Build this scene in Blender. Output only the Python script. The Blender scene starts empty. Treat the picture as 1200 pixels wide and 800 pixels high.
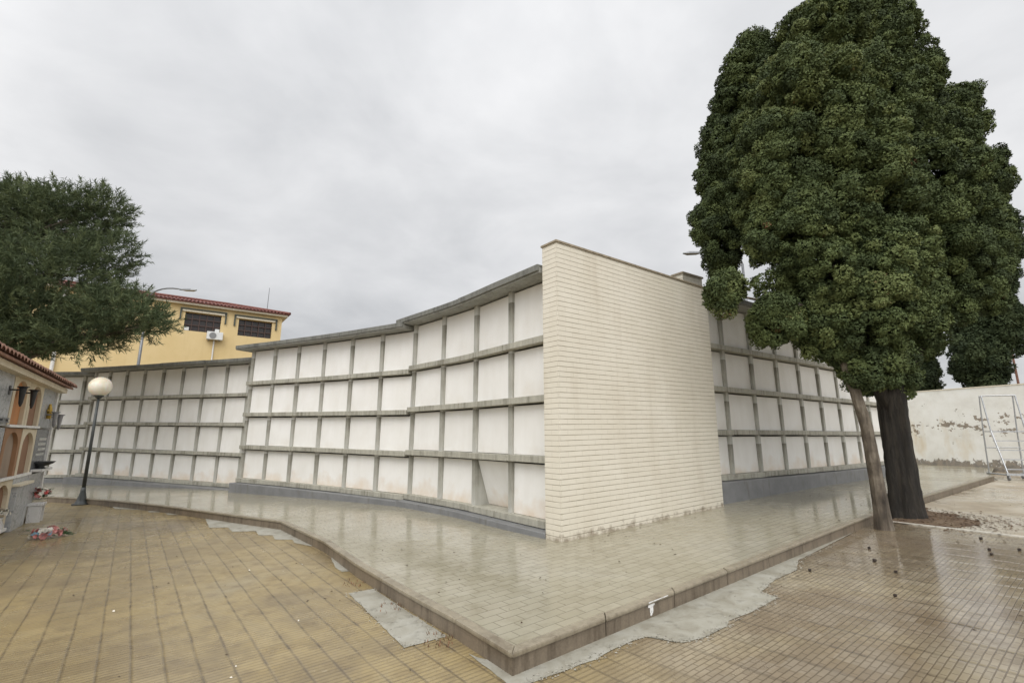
import bpy, bmesh, math, random
import numpy as np
from mathutils import Vector, Matrix

rnd = random.Random(7)
NPR = np.random.default_rng(11)
sc = bpy.context.scene
col = sc.collection
R = math.radians

# ------------------------------------------------------------------ terrain
def G(x):
    """The paved ground falls gently towards the left of the view."""
    return 0.03 * min(x, 8.0) if x > 0 else 0.015 * max(x, -20.0)
LOW = -0.15                                   # lower paving below the raised pavement

# ------------------------------------------------------------------ materials
class NT:
    def __init__(self, name):
        self.m = bpy.data.materials.new(name); self.m.use_nodes = True
        self.t = self.m.node_tree; self.t.nodes.clear()
        self.out = self.n('ShaderNodeOutputMaterial')
        self.b = self.n('ShaderNodeBsdfPrincipled')
        self.l(self.b.outputs[0], self.out.inputs[0])
    def n(self, ty, **k):
        o = self.t.nodes.new(ty)
        for a, v in k.items(): setattr(o, a, v)
        return o
    def l(self, a, b): self.t.links.new(a, b)
    def put(self, sock, v):
        if isinstance(v, bpy.types.NodeSocket): self.l(v, sock)
        elif isinstance(v, (tuple, list)): sock.default_value = tuple(v) + ((1.0,) if len(v) == 3 and len(sock.default_value) == 4 else ())
        else: sock.default_value = v
    def math(self, op, a, b=None, c=None):
        o = self.n('ShaderNodeMath', operation=op); self.put(o.inputs[0], a)
        if b is not None: self.put(o.inputs[1], b)
        if c is not None: self.put(o.inputs[2], c)
        return o.outputs[0]
    def coord(self, which='Object'):
        return self.n('ShaderNodeTexCoord').outputs[which]
    def sep(self, v):
        o = self.n('ShaderNodeSeparateXYZ'); self.l(v, o.inputs[0]); return o.outputs
    def comb(self, x, y, z=0.0):
        o = self.n('ShaderNodeCombineXYZ')
        for s, v in zip(o.inputs, (x, y, z)): self.put(s, v)
        return o.outputs[0]
    def noise(self, vec, scale, detail=4, rough=.55, out='Fac', dist=0.0):
        o = self.n('ShaderNodeTexNoise'); self.l(vec, o.inputs['Vector'])
        o.inputs['Scale'].default_value = scale; o.inputs['Detail'].default_value = detail
        o.inputs['Roughness'].default_value = rough; o.inputs['Distortion'].default_value = dist
        return o.outputs[out]
    def scale(self, vec, s):
        o = self.n('ShaderNodeMapping'); self.l(vec, o.inputs[0]); o.inputs['Scale'].default_value = s
        return o.outputs[0]
    def ramp(self, fac, stops, interp='LINEAR'):
        o = self.n('ShaderNodeValToRGB'); self.put(o.inputs[0], fac); e = o.color_ramp; e.interpolation = interp
        while len(e.elements) < len(stops): e.elements.new(.5)
        for el, (p, c) in zip(e.elements, stops):
            el.position = p
            el.color = (c, c, c, 1) if isinstance(c, (int, float)) else tuple(c) + (1,)
        return o.outputs[0]
    def mix(self, fac, a, b, blend='MIX'):
        o = self.n('ShaderNodeMix', data_type='RGBA', blend_type=blend)
        self.put(o.inputs[0], fac); self.put(o.inputs[6], a); self.put(o.inputs[7], b)
        return o.outputs[2]
    def bump(self, h, strength=.3, dist=.01):
        o = self.n('ShaderNodeBump'); self.put(o.inputs['Height'], h)
        o.inputs['Strength'].default_value = strength; o.inputs['Distance'].default_value = dist
        self.l(o.outputs[0], self.b.inputs['Normal']); return o
    def set(self, color=None, rough=None, **k):
        if color is not None: self.put(self.b.inputs['Base Color'], color)
        if rough is not None: self.put(self.b.inputs['Roughness'], rough)
        for a, v in k.items(): self.put(self.b.inputs[a.replace('_', ' ')], v)
        return self.m

M = {}
def plain(name, c, rough=.6, var=.12, scale=12, metallic=0.0, bump=0.0):
    t = NT(name); v = t.coord()
    n = t.noise(v, scale, 5)
    lo = tuple(x * (1 - var) for x in c); hi = tuple(min(1, x * (1 + var)) for x in c)
    cc = t.ramp(n, [(.3, lo), (.7, hi)])
    if bump: t.bump(n, bump, .01)
    M[name] = t.set(cc, rough, Metallic=metallic)
    return M[name]

def mat_concrete(name, base, stain, rough=.7):
    t = NT(name); v = t.coord(); g = t.coord('Generated')
    n1 = t.noise(v, 2.2, 6, .6); n2 = t.noise(t.scale(v, (14, 14, 1.6)), 1.0, 5, .6); n3 = t.noise(v, 60, 3)
    f = t.math('MULTIPLY_ADD', n2, .55, t.math('MULTIPLY', n1, .45))
    c = t.ramp(f, [(.34, stain), (.5, base), (.68, tuple(min(1, x * 1.28) for x in base))])
    c = t.mix(.25, c, t.ramp(n3, [(.3, .25), (.7, .75)]), 'OVERLAY')
    t.bump(n3, .25, .004)
    M[name] = t.set(c, rough)
mat_concrete('concrete', (.36, .345, .285), (.165, .155, .118))
mat_concrete('pale_concrete', (.30, .30, .275), (.19, .185, .16))
mat_concrete('slab_concrete', (.17, .17, .15), (.075, .075, .065))
mat_concrete('kerb_concrete', (.175, .14, .10), (.075, .055, .036), .5)

mat_concrete('nosing_concrete', (.25, .215, .155), (.15, .12, .082), .32)  # paler than the kerb face: worn top, with sky light painted into the tone
def mat_post():
    t = NT('post_concrete'); v = t.coord(); z = t.sep(v)[2]
    n1 = t.noise(v, 2.5, 5, .6); n2 = t.noise(t.scale(v, (18, 18, 1.2)), 1.0, 5, .6); n3 = t.noise(v, 60, 3)
    # run-off stain on the lower part of each storey's length of post
    fr = t.math('FRACT', t.math('DIVIDE', t.math('SUBTRACT', z, .12), .95))
    st = t.math('MULTIPLY_ADD', n1, .9, t.math('MULTIPLY', fr, -.75))
    f = t.math('ADD', t.math('MULTIPLY', n2, .35), t.math('MULTIPLY', t.math('SUBTRACT', .75, st), .5))
    c = t.ramp(f, [(.28, (.50, .495, .455)), (.52, (.37, .36, .31)), (.76, (.17, .16, .125))])
    t.bump(n3, .2, .004)
    M['post_concrete'] = t.set(c, .7)
mat_post()

def mat_panel(name, stain):
    t = NT(name); v = t.coord(); g = t.coord('Generated')
    oi = t.n('ShaderNodeObjectInfo').outputs['Random']
    n1 = t.noise(v, 1.6, 5, .6); n2 = t.noise(t.scale(v, (3, 3, .7)), 1.5, 5)
    c = t.ramp(n1, [(.3, (.785, .765, .715)), (.7, (.85, .836, .80))])
    c = t.mix(.10, c, t.ramp(n2, [(.35, (.45, .42, .36)), (.6, (.8, .8, .78))]))
    c = t.mix(t.math('MULTIPLY', oi, .13), c, (.66, .63, .57))
    gz = t.sep(g)[2]
    n4 = t.noise(v, 1.9, 4, .55)
    s = t.math('SUBTRACT', t.math('MULTIPLY_ADD', n4, 1.5, -.42 if stain else -.62), t.math('MULTIPLY', gz, .95))
    s = t.math('MULTIPLY', t.math('MAXIMUM', s, 0.0), 1.15 if stain else .7)
    c = t.mix(t.math('MINIMUM', s, .55), c, (.60, .45, .29) if stain else (.62, .55, .44))
    t.bump(t.noise(v, 40, 4), .06, .01)
    M[name] = t.set(c, .75)
mat_panel('plaster', False); mat_panel('splashed_plaster', True)

def mat_plinth():
    t = NT('plinth_paint'); v = t.coord()
    n = t.noise(v, 3, 6, .6); z = t.noise(t.scale(v, (8, 8, 2)), 1.0, 6)
    c = t.ramp(n, [(.3, (.158, .160, .162)), (.7, (.222, .223, .224))])
    c = t.mix(t.ramp(z, [(.56, 0.0), (.7, .6)]), c, (.12, .11, .09))
    t.bump(n, .15, .01)
    M['plinth_paint'] = t.set(c, .5)
mat_plinth()

def mat_brick(name, brick, brick2, mortar, uv=True, bw=.30, rh=.079, objc=False):
    t = NT(name); v = t.coord('UV')
    o = t.n('ShaderNodeTexBrick'); t.l(v, o.inputs['Vector'])
    o.offset = .5; o.inputs['Scale'].default_value = 1.0
    o.inputs['Brick Width'].default_value = bw; o.inputs['Row Height'].default_value = rh
    o.inputs['Mortar Size'].default_value = .007; o.inputs['Mortar Smooth'].default_value = .35
    o.inputs['Color1'].default_value = brick + (1,); o.inputs['Color2'].default_value = brick2 + (1,); o.inputs['Mortar'].default_value = mortar + (1,)
    # vertical joints are tight: fill them back with brick colour
    uvs = t.sep(v)
    fr = t.math('FRACT', t.math('DIVIDE', uvs[1], rh))
    edge = t.math('ABSOLUTE', t.math('SUBTRACT', fr, .5))
    jn = t.noise(t.scale(v, (3, 14, 1)), 1.0, 4)
    wid = t.math('MULTIPLY_ADD', jn, .13, .385)
    hj = t.ramp(t.math('SUBTRACT', edge, wid), [(.0, 0.0), (.05, 1.0)])
    n = t.noise(t.scale(v, (1, 1.0, 1)), .8, 5, .6); n2 = t.noise(v, 30, 4)
    vj = t.mix(.80, o.outputs['Color'], brick)
    c = t.mix(hj, vj, mortar)
    c = t.mix(.5, c, t.ramp(n, [(.3, (.80, .76, .68)), (.7, (1, .99, .97))]), 'MULTIPLY')
    c = t.mix(t.ramp(t.noise(t.scale(v, (2.2, .35, 1)), 1.0, 5), [(.52, 0.0), (.75, .35)]), c, (.50, .43, .32))
    # splashes of soil along the foot
    dirt = t.math('SUBTRACT', t.noise(v, 7, 5), t.math('MULTIPLY', uvs[1], 1.9))
    c = t.mix(t.ramp(dirt, [(.28, 0.0), (.5, .7)]), c, (.17, .12, .07))
    h = t.math('SUBTRACT', t.math('MULTIPLY', n2, .12), hj)
    h = t.math('SUBTRACT', h, t.math('MULTIPLY', o.outputs['Fac'], .10))
    t.bump(h, .75, .012)
    M[name] = t.set(c, .5)
mat_brick('cream_brick', (.755, .712, .612), (.70, .65, .545), (.40, .35, .25))
mat_brick('yellow_brick', (.68, .52, .22), (.60, .44, .17), (.55, .45, .28), bw=.24, rh=.075)

A38 = R(38.0); CU, SU = math.cos(A38), math.sin(A38)
def uvrot(t):
    s = t.sep(t.coord())
    u = t.math('ADD', t.math('MULTIPLY', s[0], CU), t.math('MULTIPLY', s[1], SU))
    v = t.math('SUBTRACT', t.math('MULTIPLY', s[1], CU), t.math('MULTIPLY', s[0], SU))
    return u, v, s
def groove(t, x, period, width):
    """1 in the gap between repeats, 0 on the tile"""
    f = t.math('ABSOLUTE', t.math('SUBTRACT', t.math('FRACT', t.math('DIVIDE', x, period)), .5))
    e = .5 - width / period / 2
    o = t.n('ShaderNodeMapRange'); t.l(f, o.inputs[0]); o.inputs[1].default_value = e - .06; o.inputs[2].default_value = e + .01
    return o.outputs[0]

def mat_ribbed():
    t = NT('ribbed_tiles'); u, v, s = uvrot(t); P = t.coord()
    wob = t.math('MULTIPLY', t.math('SUBTRACT', t.noise(P, 1.3, 3), .5), .03)
    u = t.math('ADD', u, wob); v = t.math('ADD', v, wob)
    T = .20
    side = t.ramp(t.math('MULTIPLY_ADD', t.math('ADD', s[0], t.math('MULTIPLY', t.noise(P, .8, 3), 1.2)), .4, -.35), [(.12, 0.0), (.42, 1.0)])   # 0 on the left, 1 towards the trees
    jU = groove(t, u, T, .007); jV = groove(t, v, T, .008); jB = groove(t, u, T * 2, .012)
    rib = groove(t, v, T / 4, .013)
    bk = t.n('ShaderNodeTexBrick'); t.l(t.comb(u, v), bk.inputs['Vector']); bk.offset = .5; bk.inputs['Scale'].default_value = 1
    bk.inputs['Brick Width'].default_value = .135; bk.inputs['Row Height'].default_value = .048; bk.inputs['Mortar Size'].default_value = .0055; bk.inputs['Mortar Smooth'].default_value = .4
    bk.inputs['Color1'].default_value = (1, 1, 1, 1); bk.inputs['Color2'].default_value = (.55, .55, .55, 1); bk.inputs['Mortar'].default_value = (.7, .7, .7, 1)
    joint = t.math('MULTIPLY_ADD', t.math('MAXIMUM', jU, t.math('MULTIPLY', jV, .3)), t.math('SUBTRACT', 1.0, side), t.math('MULTIPLY', t.math('MULTIPLY', jB, side), .8))
    fine = t.math('MULTIPLY_ADD', t.math('MULTIPLY', rib, .85), t.math('SUBTRACT', 1.0, side), t.math('MULTIPLY', bk.outputs['Fac'], side))
    gv = t.math('MAXIMUM', joint, fine)
    cell = t.n('ShaderNodeTexWhiteNoise', noise_dimensions='2D')
    t.l(t.comb(t.math('FLOOR', t.math('DIVIDE', u, T)), t.math('FLOOR', t.math('DIVIDE', v, T))), cell.inputs['Vector'])
    n1 = t.noise(P, .55, 6, .62, dist=.4); n2 = t.noise(P, 5, 6, .65); n3 = t.noise(P, 45, 4)
    base = t.ramp(n1, [(.28, (.145, .108, .064)), (.42, (.225, .172, .090)), (.55, (.31, .235, .108)), (.66, (.29, .235, .135)), (.78, (.35, .30, .19))])
    right = t.ramp(n1, [(.28, (.17, .132, .085)), (.45, (.28, .225, .142)), (.62, (.36, .30, .19)), (.78, (.43, .39, .31))])  # paler right-hand tiles: sky reflection on the wet bars put into the colour
    area = t.ramp(t.noise(P, .62, 4, .55, dist=.6), [(.44, 0.0), (.54, 1.0)])
    right = t.mix(t.math('MULTIPLY', area, .6), right, t.ramp(n2, [(.35, (.16, .115, .076)), (.65, (.26, .195, .128))]))
    c = t.mix(side, base, right)
    c = t.mix(t.math('MULTIPLY', cell.outputs['Value'], .30), c, t.mix(side, (.38, .305, .17), (.40, .36, .29)))
    c = t.mix(t.ramp(n2, [(.46, 0.0), (.68, .5)]), c, (.14, .10, .056))
    c = t.mix(t.ramp(t.noise(P, 1.7, 5, .7), [(.60, 0.0), (.74, .5)]), c, (.10, .065, .035))
    c = t.mix(t.ramp(t.noise(P, 9.0, 5, .7), [(.66, 0.0), (.78, .6)]), c, (.48, .42, .30))
    c = t.mix(t.math('MULTIPLY', side, .35), c, t.mix(1.0, c, bk.outputs['Color'], 'MULTIPLY'))
    c = t.mix(t.math('MULTIPLY', fine, t.math('MULTIPLY_ADD', side, .30, .34)), c, (.085, .058, .032))
    c = t.mix(t.math('MULTIPLY', joint, t.ramp(n2, [(.34, .22), (.66, .8)])), c, (.06, .045, .03))
    # water film: pools where the large noise is low
    wet = t.ramp(t.noise(P, .42, 5, .6), [(.40, 1.0), (.60, 0.0)])
    wet = t.math('MAXIMUM', t.math('MULTIPLY', wet, .75), t.math('MULTIPLY', side, t.ramp(n1, [(.3, 1.0), (.62, .35)])))
    r = t.math('MULTIPLY_ADD', wet, -.30, .42)
    r = t.math('MULTIPLY_ADD', t.math('SUBTRACT', n2, .5), .22, r)
    far = t.ramp(t.math('MULTIPLY', s[0], .2), [(.5, 0.0), (1.0, 1.0)])
    r = t.math('MULTIPLY', r, t.math('MULTIPLY_ADD', far, -.45, 1.0))
    h = t.math('MULTIPLY_ADD', n3, .12, t.math('MULTIPLY', gv, -1.0))
    h = t.math('MULTIPLY_ADD', n2, .5, h)
    t.bump(h, .42, .006)
    t.b.inputs['IOR'].default_value = 1.55
    t.put(t.b.inputs['Specular IOR Level'], t.math('MULTIPLY_ADD', side, .5, .5))
    M['ribbed_tiles'] = t.set(c, r)
mat_ribbed()

def mat_paving():
    t = NT('wet_pavers'); u, v, s = uvrot(t); P = t.coord()
    o = t.n('ShaderNodeTexBrick'); t.l(t.comb(u, v), o.inputs['Vector']); o.offset = .5
    o.inputs['Scale'].default_value = 1; o.inputs['Brick Width'].default_value = .24; o.inputs['Row Height'].default_value = .12
    o.inputs['Mortar Size'].default_value = .005; o.inputs['Mortar Smooth'].default_value = .3
    o.inputs['Color1'].default_value = (.36, .332, .255, 1); o.inputs['Color2'].default_value = (.285, .26, .19, 1); o.inputs['Mortar'].default_value = (.09, .075, .05, 1)
    n1 = t.noise(P, .5, 6, .6, dist=.3); n2 = t.noise(P, 4, 6, .65); n3 = t.noise(P, 50, 3)
    c = t.mix(.45, o.outputs['Color'], t.ramp(n1, [(.3, (.21, .18, .11)), (.5, (.30, .275, .19)), (.7, (.36, .345, .28))]))
    c = t.mix(t.ramp(n2, [(.5, 0.0), (.72, .45)]), c, (.16, .13, .075))
    c = t.mix(t.ramp(t.noise(P, 14, 5, .7), [(.66, 0.0), (.76, .5)]), c, (.09, .065, .035))
    wet = t.ramp(t.noise(P, .38, 5, .6), [(.40, 1.0), (.63, 0.0)])
    r = t.math('MULTIPLY_ADD', wet, -.15, .235)
    r = t.math('MULTIPLY_ADD', t.math('SUBTRACT', n2, .5), .12, r)
    h = t.math('MULTIPLY_ADD', o.outputs['Fac'], -1.0, t.math('MULTIPLY', n3, .15))
    h = t.math('MULTIPLY_ADD', t.noise(P, 2.2, 3), .9, h)
    t.bump(h, .26, .005)
    M['wet_pavers'] = t.set(c, r)
mat_paving()

def mat_ground(name, stops, scale, rough, wetlow=None, bump=.4):
    t = NT(name); P = t.coord()
    n1 = t.noise(P, scale, 7, .65, dist=.5); n2 = t.noise(P, 9, 6, .7)
    c = t.ramp(n1, stops)
    c = t.mix(t.ramp(n2, [(.55, 0.0), (.72, .6)]), c, tuple(x * .45 for x in stops[0][1]))
    r = rough
    if wetlow is not None: r = t.ramp(t.noise(P, scale * .8, 4), [(.42, wetlow), (.58, rough)])
    t.bump(t.math('ADD', n2, n1), bump, .01)
    M[name] = t.set(c, r)
mat_ground('crumbs', [(.3, (.24, .22, .18)), (.5, (.32, .30, .25)), (.7, (.40, .38, .33))], 20, .8)
mat_ground('cement', [(.3, (.24, .22, .17)), (.5, (.33, .315, .26)), (.7, (.39, .38, .33))], 4, .5, bump=.3)
mat_ground('earth', [(.3, (.075, .045, .026)), (.5, (.12, .075, .042)), (.7, (.20, .145, .09))], 3, .9)
mat_ground('yard_cement', [(.3, (.20, .15, .10)), (.45, (.36, .30, .21)), (.6, (.46, .41, .32)), (.75, (.50, .46, .38))], .7, .55, .12, .25)
mat_ground('field', [(.3, (.12, .09, .05)), (.5, (.17, .13, .075)), (.7, (.2, .17, .1))], .3, .95)

def mat_whitewash():
    t = NT('whitewash'); P = t.coord(); g = t.sep(P)
    n1 = t.noise(P, 1.1, 6, .65); n2 = t.noise(t.scale(P, (1.0, 1.0, 2.6)), 1.25, 6, .62); n3 = t.noise(P, 7, 5, .6)
    c = t.ramp(n1, [(.3, (.64, .62, .56)), (.55, (.76, .75, .70)), (.75, (.80, .795, .765))])
    c = t.mix(t.ramp(t.noise(t.scale(P, (1, 1, .35)), 1.4, 4), [(.58, 0.0), (.72, .5)]), c, (.55, .42, .22))
    # paint flaked off: in a band at mid height and along the foot
    band = t.math('ABSOLUTE', t.math('SUBTRACT', g[2], 1.70))
    fl = t.math('SUBTRACT', t.math('MULTIPLY_ADD', n3, .55, t.math('MULTIPLY', n2, .6)), t.math('MULTIPLY', band, .13))
    foot = t.math('SUBTRACT', t.math('MULTIPLY_ADD', t.noise(P, 4, 5, .7), 1.0, .10), t.math('MULTIPLY', t.math('SUBTRACT', g[2], .2), .75))
    mask = t.math('MAXIMUM', t.ramp(fl, [(.605, 0.0), (.62, 1.0)]), t.ramp(foot, [(.53, 0.0), (.56, .95)]))
    c = t.mix(t.math('MULTIPLY', mask, .85), c, t.ramp(n3, [(.35, (.06, .045, .03)), (.6, (.20, .15, .095))]))
    t.bump(t.math('SUBTRACT', t.math('MULTIPLY', n1, .3), mask), .4, .01)
    M['whitewash'] = t.set(c, .8)
mat_whitewash()

def mat_render(name, c0, c1, streak):
    t = NT(name); P = t.coord()
    n1 = t.noise(P, .6, 6, .6); n2 = t.noise(t.scale(P, (2.2, 2.2, .22)), 1.0, 5)
    c = t.ramp(n1, [(.3, c0), (.7, c1)])
    c = t.mix(t.ramp(n2, [(.5, 0.0), (.75, .4)]), c, streak)
    t.bump(t.noise(P, 25, 4), .15, .01)
    M[name] = t.set(c, .85)
mat_render('ochre_render', (.66, .50, .245), (.73, .57, .31), (.56, .41, .19))
mat_render('cream_render', (.58, .5, .36), (.68, .61, .47), (.40, .32, .2))
mat_render('terracotta_render', (.46, .20, .075), (.58, .29, .12), (.22, .10, .05))
mat_render('russet_render', (.27, .15, .08), (.36, .205, .11), (.15, .08, .045))
mat_render('brown_render', (.22, .12, .07), (.32, .19, .115), (.12, .065, .04))
mat_render('taupe_render', (.28, .21, .155), (.36, .29, .225), (.15, .10, .07))

def mat_marble(name, c0, c1, vein):
    t = NT(name); P = t.coord()
    n = t.noise(P, 2.5, 7, .65, dist=1.5)
    c = t.ramp(n, [(.36, c0), (.5, c1), (.53, vein), (.58, c1), (.7, c0)])
    M[name] = t.set(c, .25)
mat_marble('grey_marble', (.33, .34, .345), (.42, .43, .435), (.24, .25, .26))
mat_marble('dark_granite', (.10, .105, .11), (.15, .155, .16), (.08, .08, .085))
mat_marble('white_marble', (.64, .63, .60), (.70, .69, .67), (.5, .49, .48))
def mat_speckle():
    t = NT('speckled_granite'); P = t.coord()
    c = t.ramp(t.noise(P, 26, 3, .8), [(.38, (.12, .13, .14)), (.5, (.32, .33, .34)), (.62, (.6, .6, .6))], 'CONSTANT')
    M['speckled_granite'] = t.set(c, .3)
mat_speckle()

plain('roof_tile', (.15, .048, .034), .75, .4, 9, bump=.3)
plain('old_roof_tile', (.27, .145, .10), .8, .4, 9, bump=.3)
plain('cream_trim', (.66, .60, .47), .7)
plain('white_trim', (.72, .71, .68), .6)
plain('black_iron', (.022, .023, .024), .45, .3)
plain('lamp_iron', (.045, .05, .048), .45, .3)
plain('grey_metal', (.20, .205, .21), .4, .15, 20, .6)
plain('galvanised', (.42, .43, .44), .42, .2, 25, .75)
plain('zinc', (.36, .37, .38), .5, .2, 10, .4)
plain('grille_brown', (.075, .04, .03), .5)
plain('window_dark', (.03, .022, .02), .25)
plain('awning_dark', (.06, .07, .055), .6)
plain('white_plastic', (.70, .70, .68), .4, .05)
plain('grey_plastic', (.22, .22, .22), .5)
plain('rust', (.16, .075, .05), .7, .4)
plain('gold', (.50, .33, .07), .35, .2, 12, .6)
plain('letter_white', (.55, .54, .5), .5)
plain('petal_red', (.42, .045, .04), .6, .4)
plain('petal_pink', (.62, .27, .25), .6, .3)
plain('petal_white', (.74, .70, .62), .6, .15)
plain('ribbon_blue', (.25, .42, .52), .5, .2)
plain('leaf_green', (.03, .075, .022), .6, .4)
plain('pot_cream', (.66, .60, .46), .6)
plain('cone_brown', (.030, .020, .014), .8, .4, 40)
plain('dry_weed', (.17, .085, .045), .9, .4)
plain('litter_brown', (.06, .04, .022), .9, .5, 60)
plain('lime_splash', (.75, .74, .72), .6)
plain('edging_white', (.55, .52, .45), .6, .2)

def mat_globe():
    t = NT('lamp_globe'); P = t.coord()
    c = t.ramp(t.noise(P, 4, 5), [(.35, (.74, .66, .5)), (.6, (.84, .79, .67))])
    M['lamp_globe'] = t.set(c, .35, Subsurface_Weight=.3)
mat_globe()

def mat_foliage(name, stops, trans=.12):
    t = NT(name)
    a = t.n('ShaderNodeAttribute', attribute_name='tint').outputs['Fac']
    c = t.ramp(a, stops)
    t.set(c, .75)
    t.b.inputs['Specular IOR Level'].default_value = .25
    tr = t.n('ShaderNodeBsdfTranslucent'); t.l(c, tr.inputs[0])
    mx = t.n('ShaderNodeMixShader'); mx.inputs[0].default_value = trans
    t.l(t.b.outputs[0], mx.inputs[1]); t.l(tr.outputs[0], mx.inputs[2]); t.l(mx.outputs[0], t.out.inputs[0])
    M[name] = t.m
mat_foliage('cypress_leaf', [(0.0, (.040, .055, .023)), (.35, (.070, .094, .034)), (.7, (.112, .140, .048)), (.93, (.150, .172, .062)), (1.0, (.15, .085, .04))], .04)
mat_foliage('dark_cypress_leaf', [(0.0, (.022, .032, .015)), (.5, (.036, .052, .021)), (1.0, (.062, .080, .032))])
mat_foliage('pine_needle', [(0.0, (.05, .068, .034)), (.5, (.09, .118, .055)), (1.0, (.15, .178, .082))], .15)

def mat_bark(name, c0, c1, c2, blotch=.3):
    t = NT(name); P = t.coord()
    n = t.noise(t.scale(P, (9, 9, 1.1)), 1.6, 6, .7, dist=.6); n2 = t.noise(P, 3, 4)
    c = t.ramp(t.math('MULTIPLY_ADD', n, 1 - blotch, t.math('MULTIPLY', n2, blotch)), [(.34, c0), (.5, c1), (.66, c2)])
    t.bump(n, 1.0, .06)
    M[name] = t.set(c, .85)
mat_bark('dark_bark', (.010, .008, .006), (.022, .018, .013), (.05, .041, .03))
mat_bark('pale_bark', (.035, .027, .02), (.12, .096, .07), (.27, .23, .175), .55)

# ------------------------------------------------------------------ object helpers
def tag(o, label=None, cat=None, group=None, kind=None):
    if label: o['label'] = label
    if cat: o['category'] = cat
    if group: o['group'] = group
    if kind: o['kind'] = kind
    return o
def empty(name, loc, label, cat, group=None):
    o = bpy.data.objects.new(name, None); col.objects.link(o); o.location = loc
    o.empty_display_size = .2
    return tag(o, label, cat, group)
def root_loc(o):
    while o.parent: o = o.parent
    return Vector(o.location)

class MB:
    """collects world-space faces, then links them as one mesh object"""
    def __init__(self): self.v = []; self.f = []; self.uv = {}
    def add(self, verts, faces):
        b = len(self.v); self.v += [tuple(p) for p in verts]; self.f += [tuple(i + b for i in fc) for fc in faces]; return b
    def box(self, c, size, ax=None):
        """box centred at c with full sizes; ax = (X, Y, Z) unit axes"""
        X, Y, Z = [Vector(a) for a in (ax or ((1, 0, 0), (0, 1, 0), (0, 0, 1)))]
        c = Vector(c); vs = []
        for k in (-.5, .5):
            for j in (-.5, .5):
                for i in (-.5, .5): vs.append(c + X * i * size[0] + Y * j * size[1] + Z * k * size[2])
        self.add(vs, [(0, 2, 3, 1), (4, 5, 7, 6), (0, 1, 5, 4), (2, 6, 7, 3), (0, 4, 6, 2), (1, 3, 7, 5)]); return self
    def tube(self, pts, radii, sides=8, cap=True):
        pts = [Vector(p) for p in pts]
        if isinstance(radii, (int, float)): radii = [radii] * len(pts)
        rings = []; up = None
        for i, p in enumerate(pts):
            d = (pts[min(i + 1, len(pts) - 1)] - pts[max(i - 1, 0)]).normalized()
            if up is None: up = Vector((1, 0, 0)) if abs(d.x) < .9 else Vector((0, 1, 0))
            a = (up - d * up.dot(d)).normalized(); b = d.cross(a); up = a
            rings.append([p + (a * math.cos(2 * math.pi * k / sides) + b * math.sin(2 * math.pi * k / sides)) * radii[i] for k in range(sides)])
        vs = [q for r in rings for q in r]; fs = []
        for i in range(len(rings) - 1):
            for k in range(sides):
                k2 = (k + 1) % sides
                fs.append((i * sides + k, i * sides + k2, (i + 1) * sides + k2, (i + 1) * sides + k))
        if cap: fs += [tuple(reversed(range(sides))), tuple(range((len(rings) - 1) * sides, len(rings) * sides))]
        self.add(vs, fs); return self
    def lathe(self, c, prof, sides=24):
        """prof: list of (radius, z) relative to c"""
        c = Vector(c); vs = []; fs = []
        for r, z in prof:
            for k in range(sides):
                a = 2 * math.pi * k / sides; vs.append(c + Vector((r * math.cos(a), r * math.sin(a), z)))
        for i in range(len(prof) - 1):
            for k in range(sides):
                k2 = (k + 1) % sides; fs.append((i * sides + k, i * sides + k2, (i + 1) * sides + k2, (i + 1) * sides + k))
        fs += [tuple(reversed(range(sides))), tuple(range((len(prof) - 1) * sides, len(prof) * sides))]
        self.add(vs, fs); return self
    def prism(self, poly, e):
        """planar polygon (3d points) extruded by vector e"""
        poly = [Vector(p) for p in poly]; n = len(poly); e = Vector(e)
        self.add(poly + [p + e for p in poly], [tuple(reversed(range(n))), tuple(range(n, 2 * n))] + [(i, (i + 1) % n, n + (i + 1) % n, n + i) for i in range(n)]); return self
    def build(self, name, mat, parent=None, bevel=0.0, smooth=False, uvf=None):
        off = root_loc(parent) if parent else Vector((0, 0, 0))
        me = bpy.data.meshes.new(name)
        me.from_pydata([tuple(Vector(p) - off) for p in self.v], [], self.f)
        bm = bmesh.new(); bm.from_mesh(me)
        bmesh.ops.recalc_face_normals(bm, faces=bm.faces)
        if bevel: bmesh.ops.bevel(bm, geom=[e for e in bm.edges if len(e.link_faces) == 2 and e.calc_face_angle(0) > .5], offset=bevel, segments=2, affect='EDGES', profile=.6)
        if uvf:
            lay = bm.loops.layers.uv.new('UVMap')
            for f in bm.faces:
                for l in f.loops: l[lay].uv = uvf(l.vert.co + off, f.normal)
        if smooth:
            for f in bm.faces: f.smooth = True
        bm.to_mesh(me); bm.free()
        me.materials.append(M[mat] if isinstance(mat, str) else mat)
        o = bpy.data.objects.new(name, me); col.objects.link(o)
        if parent: o.parent = parent
        return o

def sheet(name, pts, off, mat, kind='structure', grid=1.5, thick=0.0):
    """ground sheet that follows the terrain"""
    bm = bmesh.new()
    f = bm.faces.new([bm.verts.new((x, y, 0)) for x, y in pts])
    bmesh.ops.triangulate(bm, faces=[f])
    for x0 in (-20.0, 0.0, 8.0):
        bmesh.ops.bisect_plane(bm, geom=bm.verts[:] + bm.edges[:] + bm.faces[:], plane_co=(x0, 0, 0), plane_no=(1, 0, 0))
    for v in bm.verts: v.co.z = G(v.co.x) + off
    bmesh.ops.recalc_face_normals(bm, faces=bm.faces)
    for fc in bm.faces:
        if fc.normal.z < 0: fc.normal_flip()
    me = bpy.data.meshes.new(name); bm.to_mesh(me); bm.free()
    me.materials.append(M[mat]); o = bpy.data.objects.new(name, me); col.objects.link(o)
    return tag(o, kind=kind)

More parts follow.
